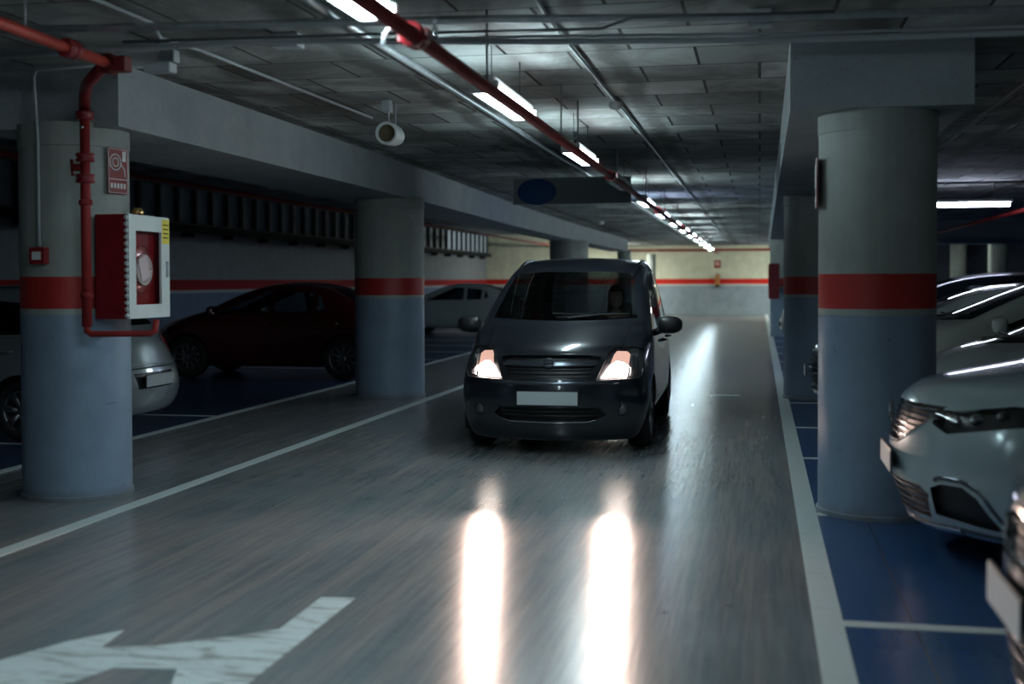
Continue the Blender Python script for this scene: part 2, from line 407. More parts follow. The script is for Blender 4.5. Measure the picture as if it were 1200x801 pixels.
# left wall: dark cable ledge and ventilation louvres above it
b = BM(); box(b, XL+.005, XL+.28, -2, 53.2, 2.55, 2.64); box(b, XL+.24, XL+.28, -2, 53.2, 2.64, 2.70)
for y in range(0, 53, 2): box(b, XL+.005, XL+.25, y, y+.04, 2.45, 2.55)
prop(link('cable_tray', b, pbr('dark_tray', (.025, .027, .03), .8, spec=.1)), 'long dark cable tray along the left wall under the louvres', 'cable tray')
for k, (y0, y1) in enumerate([(6, 14), (14, 22), (22, 30), (30, 38), (38, 46), (46, 53.2)]):
    e = empty('ventilation_grille', (XL, y0, 2.70))
    prop(e, ['louvred ventilation strip above the hose cabinet', 'dark louvred ventilation strip above the left wall', 'louvred ventilation strip above the red car',
             'louvred ventilation strip left of the second column', 'louvred ventilation strip right of the second column, daylight behind it',
             'farthest louvred ventilation strip on the left wall'][k], 'ventilation grille', 'ventilation grilles along the left wall')
    b = BM(); L = y1-y0
    box(b, 0, .14, 0, L, 0, .04); box(b, 0, .14, 0, L, .78, .83); box(b, 0, .14, 0, .05, .04, .78); box(b, 0, .14, L-.05, L, .04, .78)
    link('frame', b, M['darkgrey'], e)
    n = 10 if k < 4 else 9
    for i in range(1, n):
        b = BM(); box(b, .035, .15, i*L/n-.035, i*L/n+.035, .04, .78, bev=.006); link('mullion', b, M['darkgrey'], e)
    b = BM(); box(b, .01, .03, .05, L-.05, .04, .78)
    link('pane', b, pbr('dull_louvre_pane', (.34, .37, .40), .6) if k != 5 else emis('daylit_louvre_pane', (.62, .78, .85), .30), e)

# ------------------------------------------------------------------ ceiling services
def pipe(name, pts, r, mat, label, cat, group=None, seg=10):
    bb = BM(); tube(bb, pts, r, seg)
    return prop(link(name, bb, mat), label, cat, group)
# fluorescent lamps along the lane
def lamp(y, mat, label, x=-1.61):
    e = empty('ceiling_lamp', (x, y, 2.66)); prop(e, label, 'ceiling lamp', 'fluorescent lamps along the lane')
    bb = BM(); box(bb, -.06, .06, -.66, .66, .013, .075, bev=.01)
    for yy in (-.645, .645): box(bb, -.084, .084, yy-.022, yy+.022, -.034, .04, bev=.008)
    link('housing', bb, M['white'], e)
    bb = BM(); box(bb, -.085, .085, -.62, .62, -.03, .012, bev=.018); link('diffuser', bb, mat, e)
    bb = BM()
    for s in (-.45, .45):
        bb = BM(); tube(bb, [(0, s, .08), (0, s, ZC-2.66)], .004, 6); link('hanger', bb, M['darkgrey'], e)
    return e
nl = ['behind the viewer', 'behind the viewer nearest the first lit lamp']
lamps = [(-2.2, 'lit fluorescent lamp behind the camera, second back'), (1.1, 'lit fluorescent lamp just behind the first one in view'),
         (4.42, 'nearest lit fluorescent lamp, cut by the top edge of the picture'), (7.78, 'second lit fluorescent lamp from the top, beside the red pipe'),
         (11.25, 'third lit fluorescent lamp along the red pipe, above the dark car'), (14.6, 'unlit grey fluorescent lamp beyond the third lit one'),
         (18.2, 'first lamp past the unlit one'), (21.6, 'bluish lit lamp past the hanging sign board'), (25.0, 'lit lamp directly past the bluish one'),
         (28.4, 'seventh lit lamp of the far row'), (31.8, 'eighth lit lamp of the far row'), (35.2, 'ninth lit lamp of the far row'),
         (38.6, 'third from the last lamp before the back wall'), (42.0, 'second from the last lamp before the back wall'), (45.9, 'last lit lamp before the back wall')]
for i, (y, lb) in enumerate(lamps):
    lamp(y, M['tubeoff'] if i == 5 else (M['tubeblue'] if i == 7 else M['tube']), lb, -1.61-.0045*max(0, y-8))
for (x, y, zz, rz_, lb) in ((-5.95, 50.3, 2.86, 0, 'unseen lamp added to brighten the back wall, behind the left beam'), (2.6, 50.3, 2.66, R(90), 'unseen lamp added to brighten the back wall, behind the right columns')):  # both lamps are added out of sight to brighten the back wall
    e = empty('ceiling_lamp', (x, y, zz), rz_); prop(e, lb, 'ceiling lamp')
    b = BM(); box(b, -.06, .06, -1.5, 1.5, .035, .08, bev=.01); link('housing', b, M['white'], e)
    b = BM(); box(b, -.10, .10, -1.45, 1.45, -.03, .033, bev=.012); link('diffuser', b, emis('added_back_tube', (.95, 1.0, .88), LAMP_E*2.4), e)
    b = BM(); tube(b, [(0, 0, .08), (0, 0, ZC-zz)], .006, 6); link('hanger', b, M['galv'], e)
# lamp in the right bay, lying across it
e = empty('ceiling_lamp', (3.05, 19.95, 2.66), R(90)); prop(e, 'lit fluorescent lamp over the parked cars in the right bay', 'ceiling lamp')
b = BM(); box(b, -.08, .08, -.75, .75, .035, .08, bev=.01); link('housing', b, M['white'], e)
b = BM(); box(b, -.06, .06, -.72, .72, -.03, .033, bev=.015); link('diffuser', b, M['tubeviolet'], e)
for yy in (-.5, .5):
    b = BM(); tube(b, [(0, yy, .08), (0, yy, .34)], .006, 6); link('hanger', b, M['galv'], e)
for (x, y, lb) in ((3.4, 6.4, 'unseen lamp added to brighten the pale crossover'), (3.4, 13.0, 'unseen lamp added above the white cars on the right'), (4.7, 35.4, 'far fluorescent lamp behind the cross beam')):  # the first two are added out of view to light the parked cars
    e = empty('ceiling_lamp', (x, y, 2.72), 0 if y < 20 else R(90)); prop(e, lb, 'ceiling lamp')
    b = BM(); box(b, -.08, .08, -.66, .66, .035, .08, bev=.01); link('housing', b, M['white'], e)
    b = BM(); box(b, -.05, .05, -.62, .62, -.02, .033, bev=.012); link('diffuser', b, emis('hidden_bay_tube', (.78, .92, 1.0), 5.0 if y < 20 else 90.0), e)

# red fire main with couplings and sprinklers
e = empty('fire_main_pipe', (-1.475, 0, 2.575)); prop(e, 'long red fire main pipe hanging beside the row of lamps', 'pipe')
b = BM(); tube(b, [(0, -5, 0), (0, 8, 0), (-.2, 50, 0)], .034, 14); link('pipe_run', b, M['redpipe'], e)
for y in (5.15, 12.4, 18.8, 25.2, 31.6):
    b = BM(); lathe(b, [(.036, -.06), (.056, -.055), (.056, -.015), (.044, -.01), (.044, .01), (.056, .015), (.056, .055), (.036, .06)], 16, 'y', (-.004*max(0, y-8), y, 0))
    for s in (-1, 1): box(b, s*.056-.014, s*.056+.014, y-.03, y+.03, -.03, .03, bev=.006)
    link('coupling', b, M['red'], e)
for y in (6.6, 9.2, 10.1, 13.1, 16.6, 20.1, 23.6):
    b = BM(); tube(b, [(-.004*max(0, y-8), y, .03), (-.004*max(0, y-8), y, ZC-2.575)], .007, 6)
    link('pipe_hanger', b, M['galv'], e)
for y in (5.42, 9.75):
    b = BM(); c = (0.02, y, 0)
    lathe(b, [(.012, .04), (.016, .06), (.016, .085), (.008, .09), (.006, .12), (.03, .123), (.03, .127), (.001, .128)], 12, 'z', c)
    link('sprinkler_head', b, M['chrome'], e)
b = BM(); tube(b, [(0, 4.98, .0), (-.06, 4.96, -.01), (-.075, 4.96, -.03), (-.08, 4.95, -.08)], .010, 8)
link('drain_tap', b, M['galv'], e)

def scaled(pts, z, k): return [(p[0]*k, p[1]*k, z) for p in pts]
pipe('cable_conduit', [(-2.30, -5, 2.97), (-2.30, 8, 2.97), (-2.35, 30, 2.97), (-2.5, 53, 2.97)], .026, M['galv'], 'bright grey conduit along the ceiling left of the lamps', 'conduit')
pipe('cable_conduit', scaled([(-5.2, 6.3), (-1.5, 6.70), (0, 6.97), (1.45, 7.07), (5, 7.3)], 2.918, .964), .022, M['galv'], 'thick pale conduit crossing the ceiling above the aisle', 'conduit')
pipe('cable_conduit', scaled([(-5.2, 7.15), (-3.0, 7.0), (-1.5, 7.36), (.15, 7.66), (1.45, 7.74), (5, 7.9)], 2.852, .919), .018, M['pvc'], 'lower pale conduit crossing in front of both beams', 'conduit')
pipe('cable_conduit', scaled([(-5.2, 6.95), (-3, 7.1), (-1.4, 7.22), (.15, 7.47), (1.45, 7.55), (5, 7.65)], 2.883, .94), .009, M['pvc'], 'thin cable running above the lower crossing conduit', 'cable')
pipe('cable_conduit', scaled([(-3.8, 6.85), (-2.2, 6.95), (-.9, 7.08), (-.7, 6.82), (.4, 6.9)], 2.822, .90), .008, M['darkgrey'], 'thin dark cable snaking between the crossing conduits', 'cable')
pipe('cable_conduit', [(-3.45, 5.0, 2.975), (-3.38, 5.9, 2.975), (-3.38, 6.42, 2.975), (-3.50, 6.75, 2.96), (-3.47, 7.2, 2.97), (-3.42, 10.55, 2.975)], .011, M['pvc'], 'thin pale conduit leading to the ceiling loudspeaker', 'conduit')
pipe('cable_conduit', [(-1.15, 4, 2.98), (-1.15, 6.4, 2.98), (-1.17, 6.9, 2.98), (-1.16, 10.0, 2.98), (-1.2, 48, 2.98)], .012, M['pvc'], 'thin conduit along the ceiling right of the lamps, with a detector on it', 'conduit')
pipe('cable_conduit', [(1.95, 8.2, 2.98), (1.95, 30, 2.98)], .012, M['pvc'], 'thin conduit on the right bay ceiling', 'conduit')
pipe('water_pipe', [(4.1, 19.3, 2.60), (4.1, 33, 2.60)], .035, M['redpipe'], 'red pipe along the right bay beyond the lamp', 'pipe')
pipe('water_pipe', [(-8.4, 4, 2.98), (-8.6, 28, 2.98), (-8.6, 54, 2.98)], .04, M['redpipe'], 'dark red pipe across the left bay ceiling', 'pipe')
for x in (-.42, .1):
    pass
# smoke detector
b = BM(); lathe(b, [(.001, -.06), (.03, -.058), (.05, -.04), (.055, -.02), (.055, 0)], 20, 'z'); prop(link('smoke_detector', b, M['white'], loc=(-1.16, 10.03, 2.966)), 'small white smoke detector on the thin conduit', 'detector')
b = BM(); lathe(b, [(.001, -.09), (.05, -.085), (.08, -.05), (.08, 0)], 20, 'z'); prop(link('smoke_detector', b, M['white'], loc=(-3.9, 30.5, 2.985)), 'pale round detector far along the left beam', 'detector')
# junction boxes
def jbox(x, y, sx, sy, sz, label, rz=0):
    e = empty('junction_box', (x, y, ZC-sz)); prop(e, label, 'junction box'); e.rotation_euler.z = rz
    bb = BM(); box(bb, -sx/2, sx/2, -sy/2, sy/2, 0, sz-.002, bev=.008); link('box_body', bb, M['pvc'], e)
    bb = BM(); box(bb, -sx/2+.012, sx/2-.012, -sy/2-.006, -sy/2+.004, .01, sz-.02, bev=.003)
    for s in (-1, 1): lathe(bb, [(.001, -sy/2-.009), (.008, -sy/2-.009), (.008, -sy/2-.004)], 8, 'y', (s*(sx/2-.025), 0, sz/2))
    link('cover', bb, M['white'], e); return e
jbox(-2.79, 6.98, .17, .12, .085, 'grey junction box on the crossing conduits, left of the first lamp')
jbox(0.0, 6.93, .13, .13, .09, 'small junction box on the thick crossing conduit, near the right beam')
# emergency light boxes beside the fire pipe corner
e = empty('emergency_light', (-3.85, 7.12, 2.86)); prop(e, 'white boxy emergency light above the corner of the left beam', 'emergency light')
b = BM(); box(b, -.18, .16, -.05, .05, .0, .09, bev=.01); link('housing', b, M['white'], e)
b = BM(); box(b, .17, .27, -.045, .04, .02, .10, bev=.012); link('connector_box', b, M['pvc'], e)
b = BM(); box(b, .12, .30, -.16, -.06, -.06, .0, bev=.012); link('lens', b, M['tubeoff'], e)
b = BM(); tube(b, [(-.12, 0, .09), (-.12, 0, .14)], .01, 6); tube(b, [(.12, 0, .09), (.12, 0, .14)], .01, 6); link('bracket', b, M['galv'], e)

# tube-shaped loudspeaker
e = empty('ceiling_loudspeaker', (-2.985, 9.70, 2.715)); prop(e, 'white tube-shaped loudspeaker hanging from the ceiling above the left beam', 'loudspeaker')
e.rotation_euler = (0, 0, R(-2)); e.scale = (.88, .95, .88)
b = BM(); lathe(b, [(.085, -.12), (.10, -.125), (.105, -.12), (.105, .0), (.10, .09), (.085, .15), (.04, .17), (.001, .17)], 28, 'y'); lathe(b, [(.085, -.12), (.08, -.10)], 28, 'y')
link('speaker_housing', b, M['white'], e, smooth=35)
b = BM(); r_ = lathe(b, [(.086, -.118), (.075, -.06), (.02, -.05), (.001, -.05)], 24, 'y'); link('speaker_grille', b, pbr('brown_speaker_cone', (.11, .09, .055), .8), e, smooth=35)
b = BM(); tube(b, [(0, .13, .08), (0, .13, .32)], .009, 6); tube(b, [(0, -.05, .10), (0, -.05, .32)], .009, 6); box(b, -.03, .03, .10, .16, .06, .085, bev=.004)
link('bracket', b, M['pvc'], e)
b = BM(); box(b, -.05, .03, -.10, -.02, .20, .31, bev=.008); link('connector_box', b, M['pvc'], e)

# hanging sign board with a blue oval
e = empty('hanging_sign', (-2.50, 16.5, 2.56)); prop(e, 'dark hanging board with a plain blue oval near its left end', 'sign')
b = BM(); box(b, -.82, .80, -.02, .02, 0, .335, bev=.006); link('board', b, pbr('sign_board', (.30, .32, .33), .6), e)
b = BM(); box(b, -.83, .81, -.03, .03, .335, .355); box(b, -.83, .81, -.025, .025, -.012, 0); link('edge_trim', b, M['galv'], e)
b = BM(); rg = lathe(b, [(.001, -.026), (.265, -.026), (.272, -.021)], 40, 'y', (0, 0, 0))
bmesh.ops.scale(b, vec=(1, 1, .66), verts=b.verts[:]); bmesh.ops.translate(b, vec=(-.49, -.004, .16), verts=b.verts[:])
link('blue_disc', b, pbr('sign_blue', (.008, .085, .27), .5), e)
for s in (-.6, .6):
    b = BM(); tube(b, [(s, 0, .35), (s, 0, .44)], .008, 6); link('hanger', b, M['galv'], e)

# hose cabinet on the first left column -------------------------------------------------
e = empty('fire_hose_cabinet', (-4.20, 7.62, 1.255)); prop(e, 'red fire hose cabinet with a white windowed door, fixed to the nearest left column', 'fire cabinet')
CW, CH, CD = .58, .715, .25      # along Y, up, along -X
b = BM(); box(b, -CD, -CD+.006, 0, CW, 0, CH); box(b, -CD+.006, -.02, 0, .006, 0, CH); box(b, -CD+.006, -.02, CW-.006, CW, 0, CH); box(b, -CD+.006, -.02, .006, CW-.006, 0, .006); box(b, -CD+.006, -.02, .006, CW-.006, CH-.006, CH); link('cabinet_body', b, M['red'], e)
b = BM()
wy0, wy1, wz0, wz1 = .095, CW-.12, .095, CH-.11
box(b, -.02, .0, 0, wy0, 0, CH, bev=.002); box(b, -.02, 0, wy1, CW, 0, CH, bev=.002); box(b, -.02, 0, wy0, wy1, 0, wz0, bev=.002); box(b, -.02, 0, wy0, wy1, wz1, CH, bev=.002)
for i in range(16):      # scalloped hinge side
    zz = (i+.5)*CH/16
    lathe(b, [(.001, -.012), (.014, -.012), (.014, .002), (.001, .002)], 10, 'y', (-.018, -.001, zz))
d = link('cabinet_door', b, M['white'], e)
b = BM(); b.faces.new([b.verts.new(p) for p in ((-.012, wy0, wz0), (-.012, wy1, wz0), (-.012, wy1, wz1), (-.012, wy0, wz1))]); link('door_window', b, glassmat('cabinet_window', (.97, .85, .86), .08), d)
b = BM(); box(b, -.002, .012, CW-.055, CW-.03, CH*.40, CH*.56, bev=.004); link('door_handle', b, M['galv'], d)
b = BM(); box(b, -.001, .0015, CW-.11, CW-.005, CH-.19, CH-.015); link('sticker', b, pbr('yellow_sticker', (.75, .60, .04), .5), d)
b = BM()
for i in range(4): box(b, .0016, .0022, CW-.10, CW-.02, CH-.06-.03*i, CH-.052-.03*i)
link('sticker_print', b, M['gap'], d)
b = BM()
lathe(b, [(.03, -.060), (.16, -.060), (.165, -.057), (.165, -.053), (.16, -.050), (.03, -.050)], 28, 'x', (0, (wy0+wy1)/2, CH*.47))
link('hose_reel', b, M['red'], e, smooth=35)
b = BM(); box(b, -.066, -.062, .02, CW-.02, .02, CH-.02); link('inner_panel', b, M['red'], e)
b = BM()
for q in range(5):
    rr = .03+.018*q
    tube(b, [(-.04, (wy0+wy1)/2+rr*cos(a), CH*.47+rr*sin(a)) for a in [i*pi/12 for i in range(0, 25)]], .011, 8)
link('rolled_hose', b, pbr('white_hose', (.55, .55, .52), .6), e)
b = BM(); box(b, -.028, -.024, .20, .32, .26, .42); bmesh.ops.rotate(b, cent=(-.05, .23, .33), matrix=Matrix.Rotation(R(18), 3, 'X'), verts=b.verts[:])
link('crumpled_label', b, pbr('white_paper', (.7, .72, .74), .7), e)
# bell / brass cap on top of the cabinet
e = empty('brass_valve', (-4.30, 7.93, 1.97)); prop(e, 'small brass valve lying on top of the hose cabinet', 'valve')
b = BM(); lathe(b, [(.001, -.05), (.02, -.05), (.022, -.03), (.014, -.025), (.014, .02), (.026, .025), (.026, .045), (.001, .045)], 14, 'y', (0, 0, .026)); link('valve_body', b, pbr('brass', (.55, .38, .14), .3, metal=1), e)
b = BM(); tube(b, [(0, 0, .03), (0, 0, .055)], .006, 8); tube(b, [(-.022, -.02, .055), (.022, .02, .055)], .006, 8); link('valve_wheel', b, pbr('brass_wheel', (.5, .36, .15), .35, metal=1), e)

# riser with its upper pipe, flange, valve and feed below the cabinet
e = empty('fire_riser_pipe', (-4.425, 7.46, 1.18)); prop(e, 'red fire riser pipe climbing the nearest left column', 'pipe')
b = BM(); tube(b, [(0, 0, .03), (0, 0, 1.49)], .033, 14)
link('pipe_run', b, M['redpipe'], e)
b = BM(); tube(b, [(0, 0, .04), (.005, -.01, .0), (.04, -.015, -.02), (.40, .1, -.02), (.43, .12, .0), (.43, .14, .07)], .022, 10)
link('feed_pipe', b, M['redpipe'], e)
for zz in (1.02, 1.16, 1.44):
    b = BM(); lathe(b, [(.034, -.03), (.062, -.028), (.062, -.008), (.05, 0), (.062, .008), (.062, .028), (.034, .03)], 14, 'z', (0, 0, zz)); link('coupling', b, M['red'], e)
b = BM(); lathe(b, [(.035, -.02), (.045, -.015), (.045, .015), (.035, .02)], 14, 'z', (0, 0, .86)); lathe(b, [(.035, -.02), (.042, -.015), (.042, .015), (.035, .02)], 14, 'z', (0, 0, .24)); link('pipe_clamp', b, M['redpipe'], e)
b = BM(); box(b, -.085, -.02, -.03, .03, 1.07, 1.12, bev=.01); tube(b, [(-.09, 0, 1.04), (-.1, 0, 1.15)], .012, 8); link('valve', b, M['red'], e)
b = BM(); tube(b, [(0, 0, 1.48), (.03, -.05, 1.57), (.15, -.22, 1.61), (.57, -.76, 1.61)], .038, 12); link('elbow', b, M['red'], e)
b = BM(); lathe(b, [(.001, -.012), (.014, -.012), (.014, .012), (.001, .012)], 10, 'y', (0, -.035, 1.36)); link('pressure_tap', b, M['chrome'], e)
e = empty('fire_branch_pipe', (-3.75, 6.58, 2.79)); prop(e, 'bright red pipe slanting in from the top left to the riser', 'pipe')
b = BM(); tube(b, [(.16, -4.0, 0), (.07, -1.2, 0), (0, .05, 0)], .031, 14); link('pipe_run', b, pbr('bright_red_pipe', (.50, .055, .035), .38, noise=.2, nscale=8), e)
b = BM(); lathe(b, [(.035, -.05), (.055, -.045), (.055, -.015), (.044, -.01), (.044, .01), (.055, .015), (.055, .045), (.035, .05)], 14, 'y', (.03, -.45, 0)); link('coupling', b, M['red'], e)
b = BM(); lathe(b, [(.04, -.04), (.06, -.035), (.06, .035), (.04, .04)], 14, 'y', (0, .03, 0)); box(b, .04, .12, -.02, .07, -.05, .04, bev=.01); link('end_cap', b, pbr('dark_red_cap', (.14, .01, .012), .5), e)
b = BM(); tube(b, [(.02, -.85, .03), (.02, -.85, .21)], .007, 6); link('pipe_hanger', b, M['galv'], e)
# conduit and call point on the same column
pipe('cable_conduit', [(-4.25, 7.35, 2.93), (-4.75, 7.42, 2.93), (-4.79, 7.45, 2.90), (-4.80, 7.47, 2.8), (-4.80, 7.50, 2.5), (-4.80, 7.503, 1.75)], .011, M['pvc'], 'grey conduit down the nearest left column to the call point', 'conduit')
e = empty('fire_call_point', (-4.80, 7.50, 1.63)); prop(e, 'red fire alarm call point low on the nearest left column', 'call point')
b = BM(); box(b, -.058, .058, -.032, .03, 0, .115, bev=.008); link('box_body', b, M['red'], e)
b = BM(); box(b, -.034, .034, -.036, -.032, .03, .085, bev=.002); link('break_panel', b, M['white'], e)
# sign plate on the column flank
e = empty('fire_hose_sign', (-4.392, 7.82, 2.12)); e.rotation_euler.z = R(78); prop(e, 'red and white fire hose sign above the hose cabinet', 'sign')
b = BM(); box(b, -.10, .10, -.006, .0, 0, .32, bev=.002); link('sign_plate', b, M['red'], e)
b = BM()
for (x0, x1, z0, z1) in ((-.095, .095, .310, .314), (-.095, .095, .006, .010), (-.095, -.091, .006, .314), (.091, .095, .006, .314), (-.095, .095, .10, .105)):
    box(b, x0, x1, -.008, -.006, z0, z1)
tube(b, [(-.03+.055*cos(a), -.008, .22+.055*sin(a)) for a in [i*pi/9 for i in range(19)]], .006, 6)
tube(b, [(-.03+.03*cos(a), -.008, .22+.03*sin(a)) for a in [i*pi/9 for i in range(19)]], .006, 6)
tube(b, [(.025, -.008, .21), (.06, -.008, .17), (.065, -.008, .12)], .006, 6)
box(b, .04, .075, -.009, -.006, .23, .30)
for i in range(5): box(b, -.075+.032*i, -.055+.032*i, -.008, -.006, .04, .075)
link('pictogram', b, pbr('sign_white', (.6, .6, .6), .5), e)
# thin red sign on the flank of the large right column
e = empty('fire_sign', (.364, 8.14, 1.97)); e.rotation_euler.z = R(-89.5); prop(e, 'red sign edge-on at the left flank of the large right column', 'sign')
b = BM(); box(b, -.10, .10, -.008, 0, 0, .32, bev=.002); link('sign_plate', b, M['red'], e)
b = BM(); box(b, -.07, .07, -.010, -.008, .13, .28); box(b, -.07, .07, -.010, -.008, .04, .08); link('pictogram', b, pbr('sign_white2', (.6, .6, .6), .5), e)
# hose cabinet on the far right column
e = empty('fire_hose_cabinet', (.22, 29.9, 1.05)); prop(e, 'far red hose cabinet on the aisle side of the right column row', 'fire cabinet')
b = BM(); box(b, 0, .25, 0, .55, 0, .85, bev=.01); link('cabinet_body', b, M['red'], e)
b = BM(); box(b, -.012, 0, .03, .52, .03, .82, bev=.004); link('cabinet_door', b, M['red'], e)
b = BM(); box(b, .04, .21, .55, 3.0, .3, .4); link('bracket', b, M['red'], e)
# extinguisher on the back wall
e = empty('fire_extinguisher', (-1.78, YB-.12, 1.20)); prop(e, 'fire extinguisher hanging on the red band of the back wall', 'fire extinguisher')
b = BM(); lathe(b, [(.001, 0), (.085, .0), (.10, .03), (.10, .42), (.07, .50), (.03, .53), (.03, .56), (.001, .56)], 20, 'z', mi=0); link('cylinder_body', b, pbr('extinguisher_orange', (.42, .16, .03), .4), e, smooth=40)
b = BM(); box(b, -.03, .03, -.12, .03, .56, .60); tube(b, [(0, -.02, .57), (.12, -.06, .5), (.13, -.06, .2)], .014, 8); link('valve_and_hose', b, M['black'], e)
b = BM(); lathe(b, [(.102, -.02), (.104, .0), (.104, .09), (.1, .1)], 20, 'z'); link('black_foot', b, M['black'], e)
b = BM(); box(b, -.05, .05, .09, .119, .3, .34); link('bracket', b, M['galv'], e)
e = empty('extinguisher_sign', (-1.78, YB-.005, 2.02)); prop(e, 'small red sign above the extinguisher on the back wall', 'sign')
b = BM(); box(b, -.14, .14, -.004, .003, 0, .34); link('sign_plate', b, M['red'], e)
b = BM(); box(b, -.08, .08, -.006, -.004, .10, .28); link('pictogram', b, pbr('sign_pink', (.6, .35, .3), .5), e)
pipe('fire_pipe', [(-6.0, YB-.06, 2.80), (XR, YB-.06, 2.80)], .05, M['redpipe'], 'dark red pipe along the top of the back wall', 'pipe')

# ------------------------------------------------------------------ cars
def pip(p, poly):
    x, y = p; c = False; n = len(poly)
    for i in range(n):
        x1, y1 = poly[i]; x2, y2 = poly[(i+1) % n]
        if (y1 > y) != (y2 > y) and x < (x2-x1)*(y-y1)/(y2-y1)+x1: c = not c
    return c
FR = [0, .42, .80, 1.0]
class Shell:
    """Car body cage -> subdivided skin; panels are cut from it by projected outlines."""
    def __init__(s, st, bow, sub=2, cre=.35):
        n = len(st); vd = {}; bm = bmesh.new()
        L = st[-1][0]
        for i, S in enumerate(st):
            x0, lv, crown = S[0], S[1], S[2]; dx = S[3] if len(S) > 3 else [0]*6
            for j in range(-3, 4):
                for k in range(6):
                    if not (i in (0, n-1) or abs(j) == 3 or k in (0, 5)): continue
                    z, wd = lv[k]; fr = FR[abs(j)]
                    y = math.copysign(wd*fr, j)
                    if k == 5: z = z+crown*(1-fr*fr)
                    ff = max(0, 1-x0/1.3)
                    rr = max(0, 1-(L-x0)/1.0)
                    x = x0+dx[k]+bow[0]*ff*fr**2.4-bow[1]*rr*fr**2.6
                    vd[i, j, k] = bm.verts.new((x, y, z))
        q = lambda *a: bm.faces.new([vd[t] for t in a])
        for i in range(n-1):
            for j in range(-3, 3):
                q((i, j, 5), (i+1, j, 5), (i+1, j+1, 5), (i, j+1, 5)); q((i, j, 0), (i, j+1, 0), (i+1, j+1, 0), (i+1, j, 0))
            for k in range(5):
                for sg in (-3, 3): q((i, sg, k), (i+1, sg, k), (i+1, sg, k+1), (i, sg, k+1))
        for i in (0, n-1):
            for j in range(-3, 3):
                for k in range(5): q((i, j, k), (i, j+1, k), (i, j+1, k+1), (i, j, k+1))
        bmesh.ops.recalc_face_normals(bm, faces=bm.faces[:])
        cl = bm.edges.layers.float.new('crease_edge')
        inv = {v: k for k, v in vd.items()}
        for e in bm.edges:
            a, c = inv[e.verts[0]], inv[e.verts[1]]
            if a[2] == c[2] == 3 and abs(a[1]) == abs(c[1]) == 3: e[cl] = cre*.5
            if a[2] == c[2] == 5 and abs(a[1]) == abs(c[1]) == 3: e[cl] = cre
        me = bpy.data.meshes.new('tmp'); bm.to_mesh(me); bm.free()
        o = bpy.data.objects.new('tmp', me); COL.objects.link(o)
        md = o.modifiers.new('s', 'SUBSURF'); md.levels = sub; md.render_levels = sub
        dg = bpy.context.evaluated_depsgraph_get(); me2 = bpy.data.meshes.new_from_object(o.evaluated_get(dg))
        bpy.data.objects.remove(o); bpy.data.meshes.remove(me)
        s.bm = bmesh.new(); s.bm.from_mesh(me2); bpy.data.meshes.remove(me2)
        bmesh.ops.recalc_face_normals(s.bm, faces=s.bm.faces[:])
        s.bvh = BVHTree.FromBMesh(s.bm); s.L = L
    def frame(s, view, side=1):
        """returns (origin, u, v, d): d = viewing direction into the body"""
        if view == 'front': return Vector((0, 0, 0)), Vector((0, 1, 0)), Vector((0, 0, 1)), Vector((1, 0, 0))
        if view == 'rear': return Vector((0, 0, 0)), Vector((0, 1, 0)), Vector((0, 0, 1)), Vector((-1, 0, 0))
        if view == 'side': return Vector((0, 0, 0)), Vector((1, 0, 0)), Vector((0, 0, 1)), Vector((0, -side, 0))
        if view == 'top': return Vector((0, 0, 0)), Vector((1, 0, 0)), Vector((0, 1, 0)), Vector((0, 0, -1))
        a = R(view)     # corner view: 0 = front, 90 = side
        d = Vector((cos(a), -side*sin(a), 0)); u = Vector((sin(a), side*cos(a), 0))
        return Vector((0, 0, 0)), u, Vector((0, 0, 1)), d
    def hit(s, view, p, side=1, off=0):
        o, u, v, d = s.frame(view, side)
        q = o+u*p[0]+v*p[1]-d*6
        h = s.bvh.ray_cast(q, d, 14)
        if h[0] is None: return None, None
        n = h[1] if h[1].dot(d) < 0 else -h[1]
        return h[0]+n*off, n
    def cut(s, view, poly, side=1, flt=None, thr=.08):
        o, u, v, d = s.frame(view, side); bm = s.bm
        us = [p[0] for p in poly]; vs = [p[1] for p in poly]; m = .02
        def sel():
            r = []
            for f in bm.faces:
                c = f.calc_center_median()
                if f.normal.dot(d) > -thr: continue
                if flt and not flt(c): continue
                r.append((f, c.dot(u), c.dot(v)))
            return r
        def near():
            r = []
            for f in bm.faces:
                if f.normal.dot(d) > -thr: continue
                if flt and not flt(f.calc_center_median()): continue
                fu = [w_.co.dot(u) for w_ in f.verts]; fv = [w_.co.dot(v) for w_ in f.verts]
                if max(fu) < min(us) or min(fu) > max(us) or max(fv) < min(vs) or min(fv) > max(vs): continue
                r.append(f)
            return r
        for i in range(len(poly)):
            a, c = poly[i], poly[(i+1) % len(poly)]
            e = Vector((c[0]-a[0], c[1]-a[1]))
            if e.length < 1e-5: continue
            nn = (u*(-e.y)+v*e.x).normalized(); pt = o+u*a[0]+v*a[1]
            fs = near(); ge = set(fs)
            for f in fs: ge.update(f.edges); ge.update(f.verts)
            bmesh.ops.bisect_plane(bm, geom=list(ge), dist=1e-5, plane_co=pt, plane_no=nn)
        return [f for f, a, c in sel() if pip((a, c), poly)]
    def take(s, faces, off=0, thick=.012, d=None, mi=0, keepuv=None):
        """move faces to a new bmesh: offset, and give the rim some depth"""
        nb = bmesh.new(); vm = {}
        for f in faces:
            vs = []
            for w_ in f.verts:
                if w_ not in vm: vm[w_] = nb.verts.new(w_.co)
                vs.append(vm[w_])
            try: g = nb.faces.new(vs); g.smooth = True; g.material_index = mi
            except ValueError: pass
        bmesh.ops.delete(s.bm, geom=faces, context='FACES')
        if not nb.faces: return nb
        nb.normal_update()
        if off:
            ns = {v_: v_.normal.copy() for v_ in nb.verts}
            for v_ in nb.verts: v_.co += (d*off if d else -ns[v_]*off)
